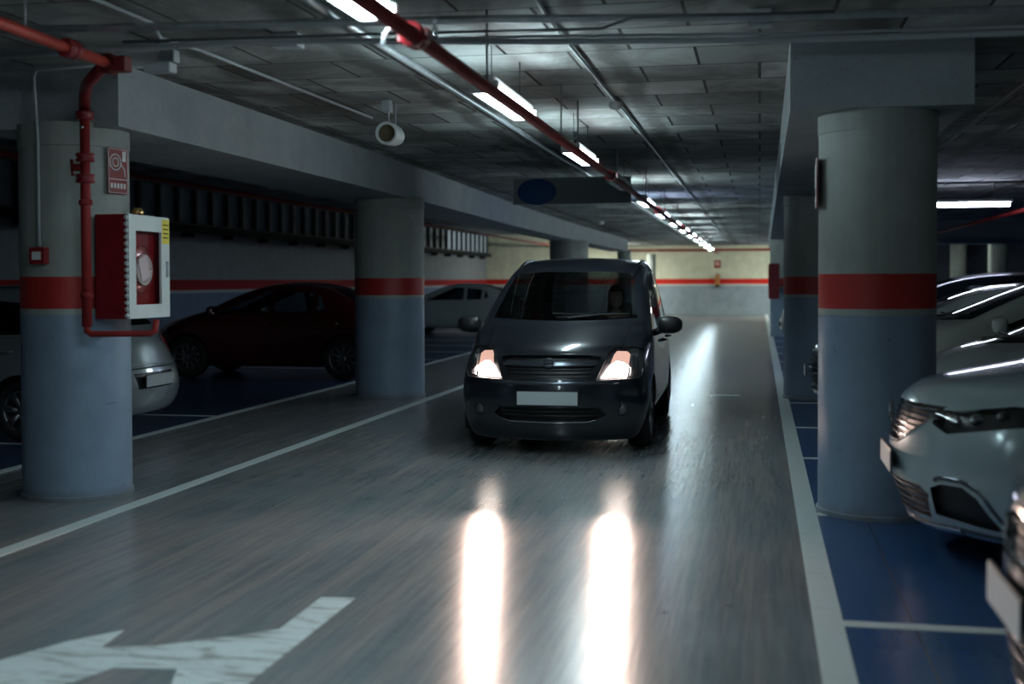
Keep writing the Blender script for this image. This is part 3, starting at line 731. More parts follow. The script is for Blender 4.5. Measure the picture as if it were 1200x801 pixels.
        if thick:
            be = [e for e in nb.edges if e.is_boundary]
            ns = {v_: v_.normal.copy() for v_ in nb.verts}
            r = bmesh.ops.extrude_edge_only(nb, edges=be)
            for g in r['geom']:
                if isinstance(g, bmesh.types.BMVert):
                    src = min((e.other_vert(g) for e in g.link_edges if e.other_vert(g) in ns), key=lambda w_: (w_.co-g.co).length, default=None)
                    g.co += (d if d else -ns[src])*thick if (d or src) else Vector()
            for g in r['geom']:
                if isinstance(g, bmesh.types.BMFace): g.smooth = False; g.material_index = mi
        return nb
    def ribbon(s, view, pts, wd, t, side=1, bm=None, n=24, off=0):
        bm = bm or bmesh.new(); P = []
        seg = []
        for a, c in zip(pts, pts[1:]): seg.append(((a[0]-c[0])**2+(a[1]-c[1])**2)**.5)
        tot = sum(seg)
        for i in range(n+1):
            l = tot*i/n
            for (a, c, g) in zip(pts, pts[1:], seg):
                if l <= g+1e-9: break
                l -= g
            f = min(1, l/max(g, 1e-6)); P.append(s.hit(view, (a[0]+(c[0]-a[0])*f, a[1]+(c[1]-a[1])*f), side))
        P = [p for p in P if p[0] is not None]
        prev = None
        for i, (p, nn) in enumerate(P):
            tg = (P[min(i+1, len(P)-1)][0]-P[max(i-1, 0)][0]).normalized(); sd = tg.cross(nn).normalized()
            q = p+nn*off
            ring = [bm.verts.new(q+sd*wd/2-nn*.012), bm.verts.new(q+sd*wd*.5+nn*t*.6), bm.verts.new(q+sd*wd*.3+nn*t), bm.verts.new(q-sd*wd*.3+nn*t), bm.verts.new(q-sd*wd*.5+nn*t*.6), bm.verts.new(q-sd*wd/2-nn*.012)]
            if prev:
                for a in range(6): bm.faces.new((prev[a], prev[(a+1) % 6], ring[(a+1) % 6], ring[a])).smooth = True
            else: bm.faces.new(ring[::-1])
            prev = ring
        bm.faces.new(prev); bmesh.ops.recalc_face_normals(bm, faces=bm.faces[:])
        return bm

def make_wheel(par, x, y, r, side, rim_mat, spokes=5, wd=.205):
    e = empty('wheel', (x, y, r)); e.parent = par
    b_ = BM(); h = wd/2
    lathe(b_, [(r*.66, -h*.9), (r*.80, -h), (r*.93, -h*.97), (r*.985, -h*.8), (r, -h*.4), (r, h*.4), (r*.985, h*.8), (r*.93, h*.97), (r*.80, h), (r*.66, h*.9), (r*.64, 0)], 40, 'y', close=True)
    bmesh.ops.recalc_face_normals(b_, faces=b_.faces[:]); link('tyre', b_, M['rubber'], e)
    b_ = BM(); o_ = side*h
    lathe(b_, [(r*.67, o_*.92), (r*.64, o_*.95), (r*.61, o_*.8), (r*.60, -o_*.5), (r*.1, -o_*.4)], 40, 'y')
    lathe(b_, [(.001, o_*.82), (.05, o_*.82), (.06, o_*.7), (.06, o_*.3)], 20, 'y')
    for k in range(spokes):
        a = 2*pi*k/spokes+.3
        for da in ((-.09, .09) if spokes <= 7 else (0,)):
            p0 = (cos(a)*.05, o_*.7, sin(a)*.05); p1 = (cos(a+da)*r*.63, o_*.84, sin(a+da)*r*.63)
            tube(b_, [p0, p1], .018, 6, rs=[.024, .016])
    bmesh.ops.recalc_face_normals(b_, faces=b_.faces[:])
    link('rim', b_, rim_mat, e)
    b_ = BM(); lathe(b_, [(.001, o_*.2), (r*.45, o_*.2), (r*.45, o_*.0), (.001, o_*.0)], 24, 'y'); link('brake_disc', b_, M['darkgrey'], e)
    return e
def seat(par, x, y):
    e = empty('seat', (x, y, 0)); e.parent = par
    b_ = BM(); box(b_, -.28, .25, -.25, .25, .34, .50, bev=.05); link('cushion', b_, M['seat'], e, smooth=50)
    b_ = BM(); v_ = box(b_, .20, .34, -.25, .25, .48, 1.08, bev=.05); bmesh.ops.rotate(b_, cent=(.25, 0, .5), matrix=Matrix.Rotation(R(14), 3, 'Y'), verts=b_.verts[:]); link('backrest', b_, M['seat'], e, smooth=50)
    b_ = BM(); box(b_, .36, .46, -.13, .13, 1.11, 1.27, bev=.035); tube(b_, [(.40, -.06, 1.0), (.41, -.06, 1.15)], .008, 6); tube(b_, [(.40, .06, 1.0), (.41, .06, 1.15)], .008, 6); link('headrest', b_, M['seat'], e, smooth=50)
def mirror_poly(p): return [(-a, c) for a, c in p]
def arc(cx, cz, r, a0, a1, n): return [(cx+r*cos(R(a0+(a1-a0)*i/n)), cz+r*sin(R(a0+(a1-a0)*i/n))) for i in range(n+1)]

def stations(c):
    """station table from a dict of proportions"""
    L, W = c['L'], c['W']; H = c['H']; S = []
    def st(x, z5, w5, z4, w4, z3, w3, z2=.55, w2=None, z1=.34, w1=None, z0=.19, w0=None, crown=.03, dx=None):
        w2 = w2 or W; w1 = w1 or W-.01; w0 = w0 or W-.09
        S.append((x, [(z0, w0), (z1, w1), (z2, w2), (z3, w3), (z4, w4), (z5, w5)], crown, dx or [0]*6))
    n = c['nose']      # hood edge height, shoulder heights, rake offsets
    st(0, n['z'], W*n.get('w5', .74), n['z']-.055, W*n.get('w4', .86), n['z']-.2, W*.93, .52, W*.955, .33, W*.94, c.get('low', .2), W*.86, n.get('crown', .02), n['dx'])
    st(.16, n['z']+n.get('up', .05), W*.76, n['z']-.01, W*.885, n['z']-.14, W*.965, .53, W*.985, .33, W*.97, c.get('low', .19), W*.88, .025, [d_*.55 for d_ in n['dx']])
    cx, cz = c['cowl']; hm = c.get('hoodmid', (n['z']+cz)/2+.03)
    st(.55, hm-.015, W*.78, hm-.055, W*.885, hm-.17, W*.985, crown=.035)
    cw = c.get('cw', .815)
    st(cx-.22, cz-.03, W*(cw-.015), cz-.065, W*(cw+.08), c['belt']-.05, W*.99, crown=.035)
    st(cx, cz, W*cw, cz-.035, W*(cw+.085), c['belt'], W*.985, crown=.04)
    rx, rz = c['roofF']; rw = c.get('rw', .70)
    st((cx+rx)/2, (cz+rz)/2+.015, W*(cw+rw)/2, (cz+rz)/2-.05, W*(cw+.085+rw+.09)/2-.0, c['belt']+.015, W*.985, crown=.045)
    st(rx, rz, W*rw, rz-.09, W*(rw+.085), c['belt']+.03, W*.98, crown=.045)
    mx = (rx+c['roofR'][0])/2
    st(mx, H-.035, W*(rw+.005), H-.13, W*(rw+.095), c['belt']+.04, W*.98, crown=.04)
    qx, qz = c['roofR']
    st(qx, qz, W*(rw-.02), qz-.10, W*(rw+.075), c['belt']+.06, W*.975, crown=.035)
    tx, tz = c['tail']
    st((qx+tx)/2+.02, (qz+tz)/2+.04, W*(rw+.0), (qz+tz)/2-.08, W*(rw+.10), c['belt']+.06, W*.965, crown=.03)
    st(tx, tz, W*.76, tz-.06, W*.86, tz-.16, W*.95, crown=.02, w2=W*.985)
    if c.get('deck'):
        st(c['deck'][0], c['deck'][1], W*.74, c['deck'][1]-.06, W*.84, c['deck'][1]-.16, W*.94, crown=.02, w2=W*.975, w1=W*.96)
    dz = (c['deck'][1] if c.get('deck') else tz)-.05
    st(L, dz-.03, W*.70, dz-.09, W*.80, dz-.24, W*.90, .52, W*.95, .34, W*.93, .22, W*.84, .015, c.get('taildx', [-.06, 0, 0, -.04, -.07, -.10]))
    return S

def build_car(c, name, label, nose_xy, rz, paint, group=None):
    """c: proportions. The nose faces local -x. Parts are children of the Empty."""
    L, W, H = c['L'], c['W'], c['H']; half = L/2
    root = empty(name, (nose_xy[0]+cos(rz)*half, nose_xy[1]+sin(rz)*half, 0), rz)
    prop(root, label, c.get('cat', 'car'), group)
    class P_: pass
    def put(nm, bm_, mats, par=None, smooth=35, loc=None):
        o = link(nm, bm_, mats, par or root, smooth=smooth)
        if par is None: o.location = Vector((-half, 0, 0))+(Vector(loc) if loc else Vector())
        return o
    s = Shell(stations(c), c.get('bow', (.26, .16)), c.get('sub', 2), c.get('cre', .35))
    r = c['r']; wx = (c['fo'], c['fo']+c['wb'])
    # wheel openings
    for x in wx:
        for sd in (-1, 1):
            fs = s.cut('side', [(x-r-.055, -.1)]+arc(x, r, r+.055, 180, 0, 14)+[(x+r+.055, -.1)], sd, flt=lambda q: abs(q.y) > W*.5, thr=-.3)
            bmesh.ops.delete(s.bm, geom=fs, context='FACES')
            b_ = BM()
            rg = [lathe_arc for lathe_arc in arc(x, r, r+.057, 200, -20, 16)]
            A = [b_.verts.new((p[0], sd*W*.42, p[1])) for p in rg]; B = [b_.verts.new((p[0], sd*(W-.02), p[1])) for p in rg]
            for i in range(len(rg)-1): b_.faces.new((A[i], A[i+1], B[i+1], B[i]))
            b_.faces.new(A)
            put('wheel_arch_liner', b_, M['gap'], smooth=False)
            make_w = make_wheel(root, x-half, sd*(W-.125), r, sd, c.get('rim', M['alloy']), c.get('spokes', 5))
    bl = c['belt']; cx, cz = c['cowl']; rx, rz_ = c['roofF']; qx, qz = c['roofR']; tx, tz = c['tail']; rw = c.get('rw', .70)
    glass = c.get('glass', M['glass_dark'])
    # windscreen
    yb, yt = W*(c.get('cw', .815)-.06), W*(rw-.055)
    ws = [(-yb, cz+.035), (-yb*.6, cz+.02), (0, cz+.012), (yb*.6, cz+.02), (yb, cz+.035), (yt, rz_-.03), (yt*.5, rz_-.012), (-yt*.5, rz_-.012), (-yt, rz_-.03)]
    fs = s.cut('front', ws, flt=lambda q: cx-.25 < q.x < rx+.35, thr=.02)
    put('windscreen', s.take(fs, .004, .004), glass)
    # frit / seal frame hidden detail and wipers
    b_ = s_w = BM()
    for sg in (-1, 1):
        pts = [s.hit('front', (sg*.05, cz+.02), off=.02)[0], s.hit('front', (sg*.05-.30+sg*.0, cz+.05), off=.02)[0], s.hit('front', (sg*.35-.25, cz+.055), off=.02)[0]]
        pts = [p for p in pts if p is not None]
        if len(pts) > 1: tube(b_, pts, .009, 6)
    put('wiper', b_, M['black'])
    # rear window
    rwz0, rwz1 = tz+.06, qz-.05
    fs = s.cut('rear', [(-W*.62, rwz0), (W*.62, rwz0), (W*.52, rwz1), (-W*.52, rwz1)], flt=lambda q: q.x > qx-.25, thr=.05)
    put('rear_window', s.take(fs, .004, .004), M['glass_dark'])
    # side windows
    bx = c.get('bpillar', (rx+qx)/2-.05); ex = min(qx+.12, tx-.12)
    zt = lambda x: (rz_-.085)+(H-.13-(rz_-.085))*max(0, min(1, (x-rx)/.6)) if x < qx-.3 else H-.15-(x-qx+.3)*.10
    win = c.get('windows') or [
        [(cx+.28, bl+.05), (bx-.04, bl+.055), (bx-.04, zt(bx)), (rx+.16, zt(rx)-.005)],
        [(bx+.04, bl+.055), (qx-.12, bl+.075), (qx-.10, zt(qx)), (bx+.04, zt(bx))],
        [(qx-.05, bl+.085), (ex-.03, bl+.12), (ex-.10, zt(qx)-.07), (qx-.03, zt(qx)-.01)]]
    for sd in (-1, 1):
        for wv in win:
            fs = s.cut('side', wv, sd, flt=lambda q: q.z > bl-.02, thr=.1)
            if fs: put('side_window', s.take(fs, .006, .006), glass if c is not MPV else M['glass_dark'])
    # doors
    fx = wx[0]+r+.10; rxx = wx[1]-r*.2
    for sd in (-1, 1):
        for (a, b2) in ((fx, bx-.0), (bx+.0, min(rxx+.05, wx[1]+.0))):
            out = [(a+.02, .27), (b2-.005, .27), (b2-.005, bl+.035), (a-.0, bl+.02)]
            if b2 > wx[1]-r-.1 and a > fx: out = [(a+.005, .27), (wx[1]-r-.09, .27), (wx[1]-r-.02, .55), (wx[1]-r*.55, r*2-.02), (b2, bl-.06), (b2, bl+.045), (a+.005, bl+.035)]
            fs = s.cut('side', out, sd, flt=lambda q: q.z < bl+.1)
            if not fs: continue
            d_ = s.take(fs, .0, .02)
            # shrink a touch so a shut line shows
            cc = Vector((sum(p[0] for p in out)/len(out), 0, sum(p[1] for p in out)/len(out)))
            for v_ in d_.verts:
                v_.co.x = cc.x+(v_.co.x-cc.x)*(1-.007); v_.co.z = cc.z+(v_.co.z-cc.z)*(1-.007)
            dr = put('door', d_, paint)
            hp = s.hit('side', (b2-.14, bl-.09), sd, .0)[0]
            if hp is not None:
                b_ = BM(); tube(b_, [hp+Vector((-.09, sd*.0, 0)), hp+Vector((-.07, sd*.03, 0)), hp+Vector((.05, sd*.03, 0)), hp+Vector((.07, 0, 0))], .012, 8); put('door_handle', b_, paint, dr)
    # hood
    n = c['nose']; hz = W*.70
    hp_ = [(n.get('hx', .14), -hz*.55), (n.get('hx', .14)-.03, 0), (n.get('hx', .14), hz*.55), (n.get('hx', .14)+.18, hz), (cx-.10, hz*1.07), (cx-.04, 0), (cx-.10, -hz*1.07), (n.get('hx', .14)+.18, -hz)]
    # outlines on nose and tail are cut before the hood
    for fcut in c.get('cuts', []): fcut(s, put, paint, root)
    fs = s.cut('top', hp_, flt=lambda q: q.x < cx+.02 and q.z > n['z']-.12, thr=.35)
    if fs:
        d_ = s.take(fs, 0, .015)
        for v_ in d_.verts: v_.co.y *= .993; v_.co.x = .5+(v_.co.x-.5)*.994
        put('hood', d_, paint)
    # mirrors
    for sd in (-1, 1):
        mx_ = cx+c.get('mirx', .34); mz = bl+.10; base = s.hit('side', (mx_, bl+.02), sd)[0]
        yb_ = abs(base.y) if base is not None else W*.97
        e = empty('door_mirror', (mx_-half, sd*(yb_+.02), mz)); e.parent = root
        b_ = BM(); bmesh.ops.create_uvsphere(b_, u_segments=20, v_segments=12, radius=1)
        for v_ in b_.verts:
            x_, y_, z_ = v_.co
            x_ = .085*x_ if x_ < 0 else .03*x_
            sq = lambda t: math.copysign(abs(t)**.7, t)
            v_.co = Vector((x_, sq(y_)*.115, sq(z_)*.082*(1-.12*sd*y_)))
        bmesh.ops.translate(b_, vec=(0, sd*.125, .0), verts=b_.verts[:])
        for f in b_.faces: f.smooth = True
        link('mirror_housing', b_, c.get('mirmat', paint), e)
        b_ = BM(); tube(b_, [(.0, -sd*.03, -.075), (0, sd*.05, -.05), (0, sd*.08, -.02)], .025, 8, rs=[.035, .028, .03]); link('mirror_arm', b_, M['black'], e)
        b_ = BM(); r0 = lathe(b_, [(.001, .034), (.06, .034), (.064, .028)], 20, 'x'); bmesh.ops.scale(b_, vec=(1, 1.55, 1), verts=b_.verts[:]); bmesh.ops.translate(b_, vec=(0, sd*.125, 0), verts=b_.verts[:]); link('mirror_glass', b_, M['chrome'], e)
    # interior
    b_ = BM(); box(b_, cx+.10, cx+.52, -W*.80, W*.80, bl-.35, bl-.03, bev=.06); put('dashboard', b_, M['dash'], smooth=50)
    b_ = BM(); box(b_, cx+.3, tx-.1, -W*.78, W*.78, .24, .30); put('cabin_floor', b_, M['dash'])
    sx = (rx+.35)
    for yy in (-.36, .36): seat(root, sx-half, yy)
    b_ = BM(); box(b_, sx+.85, sx+1.0, -.60, .60, .45, 1.05, bev=.05); box(b_, sx+.45, sx+.95, -.6, .6, .32, .48, bev=.04); put('rear_bench', b_, M['seat'], smooth=50)
    e = empty('steering_wheel', (cx+.62-half, -.36, bl-.04)); e.parent = root; e.rotation_euler = (0, R(-62), 0)
    b_ = BM(); tube(b_, [(.185*cos(a), .185*sin(a), 0) for a in [2*pi*i/24 for i in range(25)]], .014, 8); 
    for a in (0, 2.2, -2.2): tube(b_, [(0, 0, -.02), (-.18*cos(a), .18*sin(a), 0)], .014, 6)
    lathe(b_, [(.001, .012), (.05, .01), (.055, -.03), (.03, -.2)], 16, 'z'); link('wheel_rim', b_, M['black'], e)
    # body shell left over
    put('body', s.bm, paint, smooth=35)
    return root, s

# ---- panel cutters reused by several cars
def headlight(view, poly, refl=None, glow=None, depth=.05, bulbs=()):
    def f(s, put, paint, root):
        for sd in (-1, 1):
            fs = s.cut(view, [(sd*a, c_) for a, c_ in poly] if view == 'front' else poly, sd)
            if not fs: continue
            o, u, v, d = s.frame(view, sd)
            # dark bucket behind, clear lens flush with the skin
            nb = bmesh.new(); vm = {}
            for g in fs:
                vs = []
                for w_ in g.verts:
                    if w_ not in vm: vm[w_] = nb.verts.new(w_.co+d*depth)
                    vs.append(vm[w_])
                nb.faces.new(vs)
            be = [e for e in nb.edges if e.is_boundary]
            rr = bmesh.ops.extrude_edge_only(nb, edges=be)
            for g in rr['geom']:
                if isinstance(g, bmesh.types.BMVert): g.co -= d*(depth-.002)
            hl = put('headlight', nb, refl or M['lampdark'])
            put('headlight_lens', s.take(fs, .0, .0), M['clear'], hl)
            for (bu, bv, br, mt) in bulbs:
                hp, hn = s.hit(view, (bu, bv), sd)
                if hp is None: continue
                b_ = BM(); ring = lathe(b_, [(br, 0), (br*.92, .012), (br*.55, .035), (.002, .045)], 20, 'z')
                q = (-d).to_track_quat('Z', 'Y').to_matrix()
                bmesh.ops.rotate(b_, cent=(0, 0, 0), matrix=q, verts=b_.verts[:]); bmesh.ops.translate(b_, vec=hp+d*(depth-.0), verts=b_.verts[:])
                put('lamp_reflector', b_, mt, hl)
            if glow: glow(s, put, hl, sd, u, v, d)
    return f
def recess(nm, view, poly, mat, depth, sides=(1,), both=False, extra=None):
    """push an outlined area into the body and dress it in its own material"""
    def f(s, put, paint, root):
        for sd in ((-1, 1) if both else sides):
            fs = s.cut(view, poly, sd)
            if not fs: continue
            o, u, v, d = s.frame(view, sd)
            nb = s.take(fs, 0, 0)
            be = [e for e in nb.edges if e.is_boundary]
            rim = bmesh.ops.extrude_edge_only(nb, edges=be)
            new = {g for g in rim['geom'] if isinstance(g, bmesh.types.BMVert)}
            for v_ in nb.verts:
                if v_ not in new: v_.co += d*depth
            pt = put(nm, nb, mat)
            if extra: extra(s, put, pt, sd)
    return f
def bars(nm, view, lines, wd, t, mat, off=0, both=False):
    def f(s, put, paint, root, par=None):
        for sd in ((-1, 1) if both else (1,)):
            for ln in lines: put(nm, s.ribbon(view, ln, wd, t, sd, off=off), mat, par)
    return f
def plate(view, cz_, zoff=0, hw=.26, hh=.056, cy=0, tilt=0):
    def f(s, put, paint, root):
        p, n = s.hit(view, (cy, cz_)); sg = -1 if view == 'front' else 1
        x0 = p.x+sg*.012
        b_ = BM(); box(b_, min(x0, x0+sg*.012), max(x0, x0+sg*.012), cy-hw-.008, cy+hw+.008, cz_-hh-.008, cz_+hh+.008, bev=.003)
        fr = put('plate_holder', b_, M['plate_frame'])
        x1 = x0+sg*.012
        b_ = BM(); box(b_, min(x1, x1+sg*.003), max(x1, x1+sg*.003), cy-hw, cy+hw, cz_-hh, cz_+hh); put('license_plate', b_, M['plate'], fr)
    return f
def foglights(y, z, r=.045):
    def f(s, put, paint, root):
        for sd in (-1, 1):
            p, n = s.hit('front', (sd*y, z))
            b_ = BM(); lathe(b_, [(r*1.35, .02), (r*1.35, -.008), (r*1.1, -.012), (r, .0)], 20, 'x', (p.x, p.y, p.z)); fl = put('fog_light', b_, M['black'])
            b_ = BM(); lathe(b_, [(r, .0), (r*.5, -.008), (.001, -.01)], 20, 'x', (p.x, p.y, p.z)); put('fog_lens', b_, M['housing'], fl)
    return f
def taillights(poly, view=215):
    def f(s, put, paint, root):
        for sd in (-1, 1):
            fs = s.cut('rear', [(sd*a, c_) for a, c_ in poly], flt=lambda q: q.x > s.L-.45)
            if fs: put('tail_light', s.take(fs, -.004, .01), M['taillight'])
    return f

# ---- the dark compact MPV driving towards us
def glow_mpv(s, put, hl, sd, u, v, d):
    pass
def mpv_glow(s, put, hl, sd, u, v, d):
    # lit reflector: bright lower bowl, warm dim upper part (turn signal bowl, its caught lamplight put in as emission)
    def panel(nm, poly, mat, dep):
        b_ = BM(); A = []
        for p in poly:
            h, n_ = s.hit('front', (sd*p[0], p[1]));
            A.append(b_.verts.new(h+Vector((dep, 0, 0))))
        f_ = b_.faces.new(A)
        if f_.normal.x > 0: f_.normal_flip()
        r_ = bmesh.ops.extrude_face_region(b_, geom=[f_])
        for g in r_['geom']:
            if isinstance(g, bmesh.types.BMVert): g.co.x += .012
        bmesh.ops.recalc_face_normals(b_, faces=b_.faces[:])
        put(nm, b_, mat, hl, smooth=False)
    panel('dipped_beam_bowl', [(.445, .675), (.655, .675), (.665, .765), (.615, .80), (.565, .81), (.51, .775)], M['headglow'], .03)
    panel('indicator_bowl', [(.512, .782), (.565, .816), (.615, .806), (.665, .770), (.668, .86), (.64, .885), (.555, .89), (.535, .86)], M['headglow_warm'], .034)
    for yy in (.69, .705, .72, .735):
        b_ = s.ribbon('front', [(sd*yy, .69), (sd*yy, .87)], .004, .001, off=-.01); put('lens_flute', b_, M['lampbowl'], hl)
MPV = dict(L=4.04, W=.85, H=1.765, cw=.86, cre=.08, low=.12, nose=dict(z=.885, dx=[.07, .03, 0, .03, .08, .13], w5=.66, w4=.84, up=.055, hx=.17, crown=.02), cowl=(1.0, 1.125), belt=.99,
           hoodmid=1.03, roofF=(1.86, 1.605), roofR=(3.25, 1.70), tail=(3.86, 1.06), fo=.84, wb=2.63, r=.305, bow=(.30, .18), sub=3, rw=.745, mirx=.30,
           glass=M['glass'], mirmat=M['black'], spokes=7)
MPV['cuts'] = [
    headlight('front', [(.405, .655), (.76, .665), (.80, .72), (.775, .90), (.70, .925), (.54, .925), (.50, .885)], M['housing'], mpv_glow, .05),
    recess('upper_grille', 'front', [(-.34, .675), (.34, .675), (.435, .845), (.36, .862), (-.36, .862), (-.435, .845)], M['black'], .05),
    bars('grille_bar', 'front', [[(-.40, .805), (0, .800), (.40, .805)]], .052, .004, M['satin'], -.012),
    bars('grille_surround', 'front', [[(-.44, .850), (-.34, .868), (0, .872), (.34, .868), (.44, .850)]], .014, .006, M['satin']),
    bars('bumper_crease', 'front', [[(-.52, .640), (-.30, .632), (0, .628), (.30, .632), (.52, .640)]], .03, .008, M['satin']),
    bars('grille_slat', 'front', [[(-.36, .72), (0, .715), (.36, .72)], [(-.38, .755), (0, .75), (.38, .755)]], .008, .002, M['black'], -.03),
    recess('lower_grille', 'front', [(-.38, .305), (.38, .305), (.49, .36), (.43, .425), (-.43, .425), (-.49, .36)], M['black'], .06),
    bars('grille_slat', 'front', [[(-.42, .385), (.42, .385)], [(-.43, .345), (.43, .345)]], .010, .003, M['black'], -.03),
    bars('chrome_lip', 'front', [[(-.40, .318), (-.33, .300), (0, .294), (.33, .300), (.40, .318)]], .010, .005, M['chrome'], .004),
    foglights(.615, .40, .042),
    plate('front', .505),
    taillights([(.62, .95), (.80, .95), (.76, 1.35), (.60, 1.35)]),
]
def emblem(x_, z_, r_):
    def f(s, put, paint, root):
        p, n = s.hit('front', (0, z_))
        b_ = BM(); lathe(b_, [(r_*.82, -.014), (r_, -.012), (r_, .01), (r_*.8, .01)], 24, 'x', (p.x-.004, 0, z_), close=True)
        tube(b_, [(p.x-.012, -r_*.8, z_+.004), (p.x-.014, 0, z_), (p.x-.012, r_*.8, z_-.004)], .006, 6)
        put('round_emblem', b_, M['satin'])
    return f
MPV['cuts'].append(emblem(0, .803, .045))
navy = pbr('dark_slate_car_paint', (.013, .017, .024), .28, metal=.35, coat=1.0)
hero, hs = build_car(MPV, 'compact_minivan', 'dark slate compact minivan driving towards us with lit headlights', (-1.77, 10.22), R(90.8), navy)
# beams of its two dipped headlights
for sd in (-1, 1):
    ld = bpy.data.lights.new('dipped_beam', 'SPOT'); ld.energy = HEAD_W; ld.color = (1.0, .72, .60); ld.spot_size = R(80); ld.spot_blend = .5; ld.shadow_soft_size = .04
    lo = bpy.data.objects.new('dipped_beam', ld); COL.objects.link(lo); lo.parent = hero
    lo.location = (-2.02+.06, sd*.55, .74); lo.rotation_euler = (0, R(90-6), 0)
    lo.matrix_local = Matrix.Translation((-2.02-.03, sd*.55, .74)) @ Matrix.Rotation(R(84.5), 4, 'Y') @ Matrix.Diagonal((.25, 1, 1, 1))
# roof rails catch the light
for sd in (-1, 1):
    b = hs.ribbon('top', [(1.75, sd*.585), (2.4, sd*.60), (3.35, sd*.585)], .03, .02); o = link('roof_rail', b, navy, hero, smooth=35); o.location = (-2.02, 0, 0)
b = BM(); tube(b, [(1.80, 0, 1.52), (1.78, 0, 1.47)], .01, 6); box(b, 1.78, 1.81, -.11, .11, 1.40, 1.46, bev=.01); o = link('inside_mirror', b, M['black'], hero); o.location = (-2.02, 0, 0)

# driver -------------------------------------------------------------------
def skinned(name, joints, edges, mat, parent, sub=2, root=0):
    me = bpy.data.meshes.new(name); me.from_pydata([j[:3] for j in joints], edges, [])
    o = bpy.data.objects.new(name, me); COL.objects.link(o)
    md = o.modifiers.new('skin', 'SKIN'); md.use_smooth_shade = True
    for i, j in enumerate(joints):
        sv = me.skin_vertices[0].data[i]; sv.radius = (j[3], j[4] if len(j) > 4 else j[3]); sv.use_root = (i == root)
    s2 = o.modifiers.new('sub', 'SUBSURF'); s2.levels = sub; s2.render_levels = sub
    dg = bpy.context.evaluated_depsgraph_get(); m2 = bpy.data.meshes.new_from_object(o.evaluated_get(dg))
    bpy.data.objects.remove(o); bpy.data.meshes.remove(me)
    m2.materials.clear(); m2.materials.append(mat)
    p = bpy.data.objects.new(name, m2); COL.objects.link(p)
    if parent: p.parent = parent
    return p
# the car's frame: nose towards -x, driver on its left (-y); the figure is built in that frame and placed with the car
pe = empty('person', hero.location, hero.rotation_euler.z); prop(pe, 'person in dark clothes at the wheel of the dark minivan, looking ahead', 'person')
off = Vector((-2.02, -.36, 0))
J = [(2.42, 0, .60, .13), (2.44, 0, .78, .135), (2.46, 0, .95, .15), (2.45, 0, 1.08, .12), (2.42, 0, 1.17, .055), (2.40, 0, 1.22, .05)]
E = [(0, 1), (1, 2), (2, 3), (3, 4), (4, 5)]
for sg in (-1, 1):
    n0 = len(J)
    J += [(2.44, sg*.17, 1.07, .065), (2.33, sg*.235, .89, .05), (2.12, sg*.21, .93, .04), (1.98, sg*.175, 1.03, .028), (1.955, sg*.17, 1.06, .032)]
    E += [(3, n0), (n0, n0+1), (n0+1, n0+2), (n0+2, n0+3), (n0+3, n0+4)]
    h = n0+4
    for q in range(4):      # fingers curled over the steering wheel rim
        oy = (q-1.5)*.018; k = len(J); ln = (.9, 1.0, .95, .8)[q]
        J += [(1.935, sg*(.165)+oy, 1.085, .0095), (1.905-.002*q, sg*.165+oy, 1.085+.004*ln, .0085), (1.895, sg*.165+oy, 1.06, .008)]
        E += [(h, k), (k, k+1), (k+1, k+2)]
    k = len(J); J += [(1.955, sg*.135, 1.075, .011), (1.93, sg*.125, 1.06, .009)]; E += [(h, k), (k, k+1)]
    m_ = len(J); J += [(2.36, sg*.09, .60, .085), (1.98, sg*.15, .66, .07), (1.78, sg*.13, .38, .045), (1.74, sg*.13, .33, .035), (1.66, sg*.13, .36, .03)]
    E += [(0, m_), (m_, m_+1), (m_+1, m_+2), (m_+2, m_+3), (m_+3, m_+4)]
J = [(j[0]+off.x-.12, j[1]+off.y, *j[2:]) for j in J]
bd = skinned('body', J, E, M['skin'], pe)
# jacket: a slightly fuller shell over torso and sleeves
idx = {0: 0, 1: 1, 2: 2, 3: 3}
JJ = [(*J[i][:3], J[i][3]+.014) for i in range(4)]; JJ.append((*J[4][:2], J[4][2]-.03, .062)); EE = [(0, 1), (1, 2), (2, 3), (3, 4)]
per = 5+12+2+5
for sgi in (0, 1):
    base = 6+sgi*per; n0 = len(JJ); JJ += [(*J[base+q][:3], J[base+q][3]+.012) for q in range(3)]
    a3 = Vector(J[base+2][:3]).lerp(Vector(J[base+3][:3]), .75); JJ.append((*a3, .042)); EE += [(3, n0), (n0, n0+1), (n0+1, n0+2), (n0+2, n0+3)]
skinned('jacket', JJ, EE, M['shirt'], pe)
# head
hc = Vector((2.38-.12+off.x, off.y, 1.335))
b = BM(); bmesh.ops.create_uvsphere(b, u_segments=32, v_segments=24, radius=1)
for v_ in b.verts:
    x_, y_, z_ = v_.co
    wy = .074*(1-.22*max(0, -z_)**1.5); dxx = .095*(1 if x_ > 0 else .92)
    p = Vector((x_*dxx, y_*wy, z_*.118))
    if x_ < -.2: p.x += -.004*math.exp(-((z_+.45)/.2)**2)
    # brow, nose, mouth, eye sockets
    if x_ < 0:
        p.x -= .024*math.exp(-(y_/.13)**2)*math.exp(-((z_+.16)/.17)**2)
        p.x -= .006*math.exp(-((z_-.16)/.09)**2)*math.exp(-(y_/.6)**2)
        p.x += .010*math.exp(-((abs(y_)-.38)/.16)**2)*math.exp(-((z_-.02)/.10)**2)
        p.x -= .006*math.exp(-(y_/.26)**2)*math.exp(-((z_+.50)/.06)**2)
        p.x -= .008*math.exp(-(y_/.3)**2)*math.exp(-((z_+.86)/.14)**2)
    v_.co = p+hc
for f in b.faces: f.smooth = True
link('head', b, M['skin'], pe)
b = BM(); bmesh.ops.create_uvsphere(b, u_segments=28, v_segments=18, radius=1)
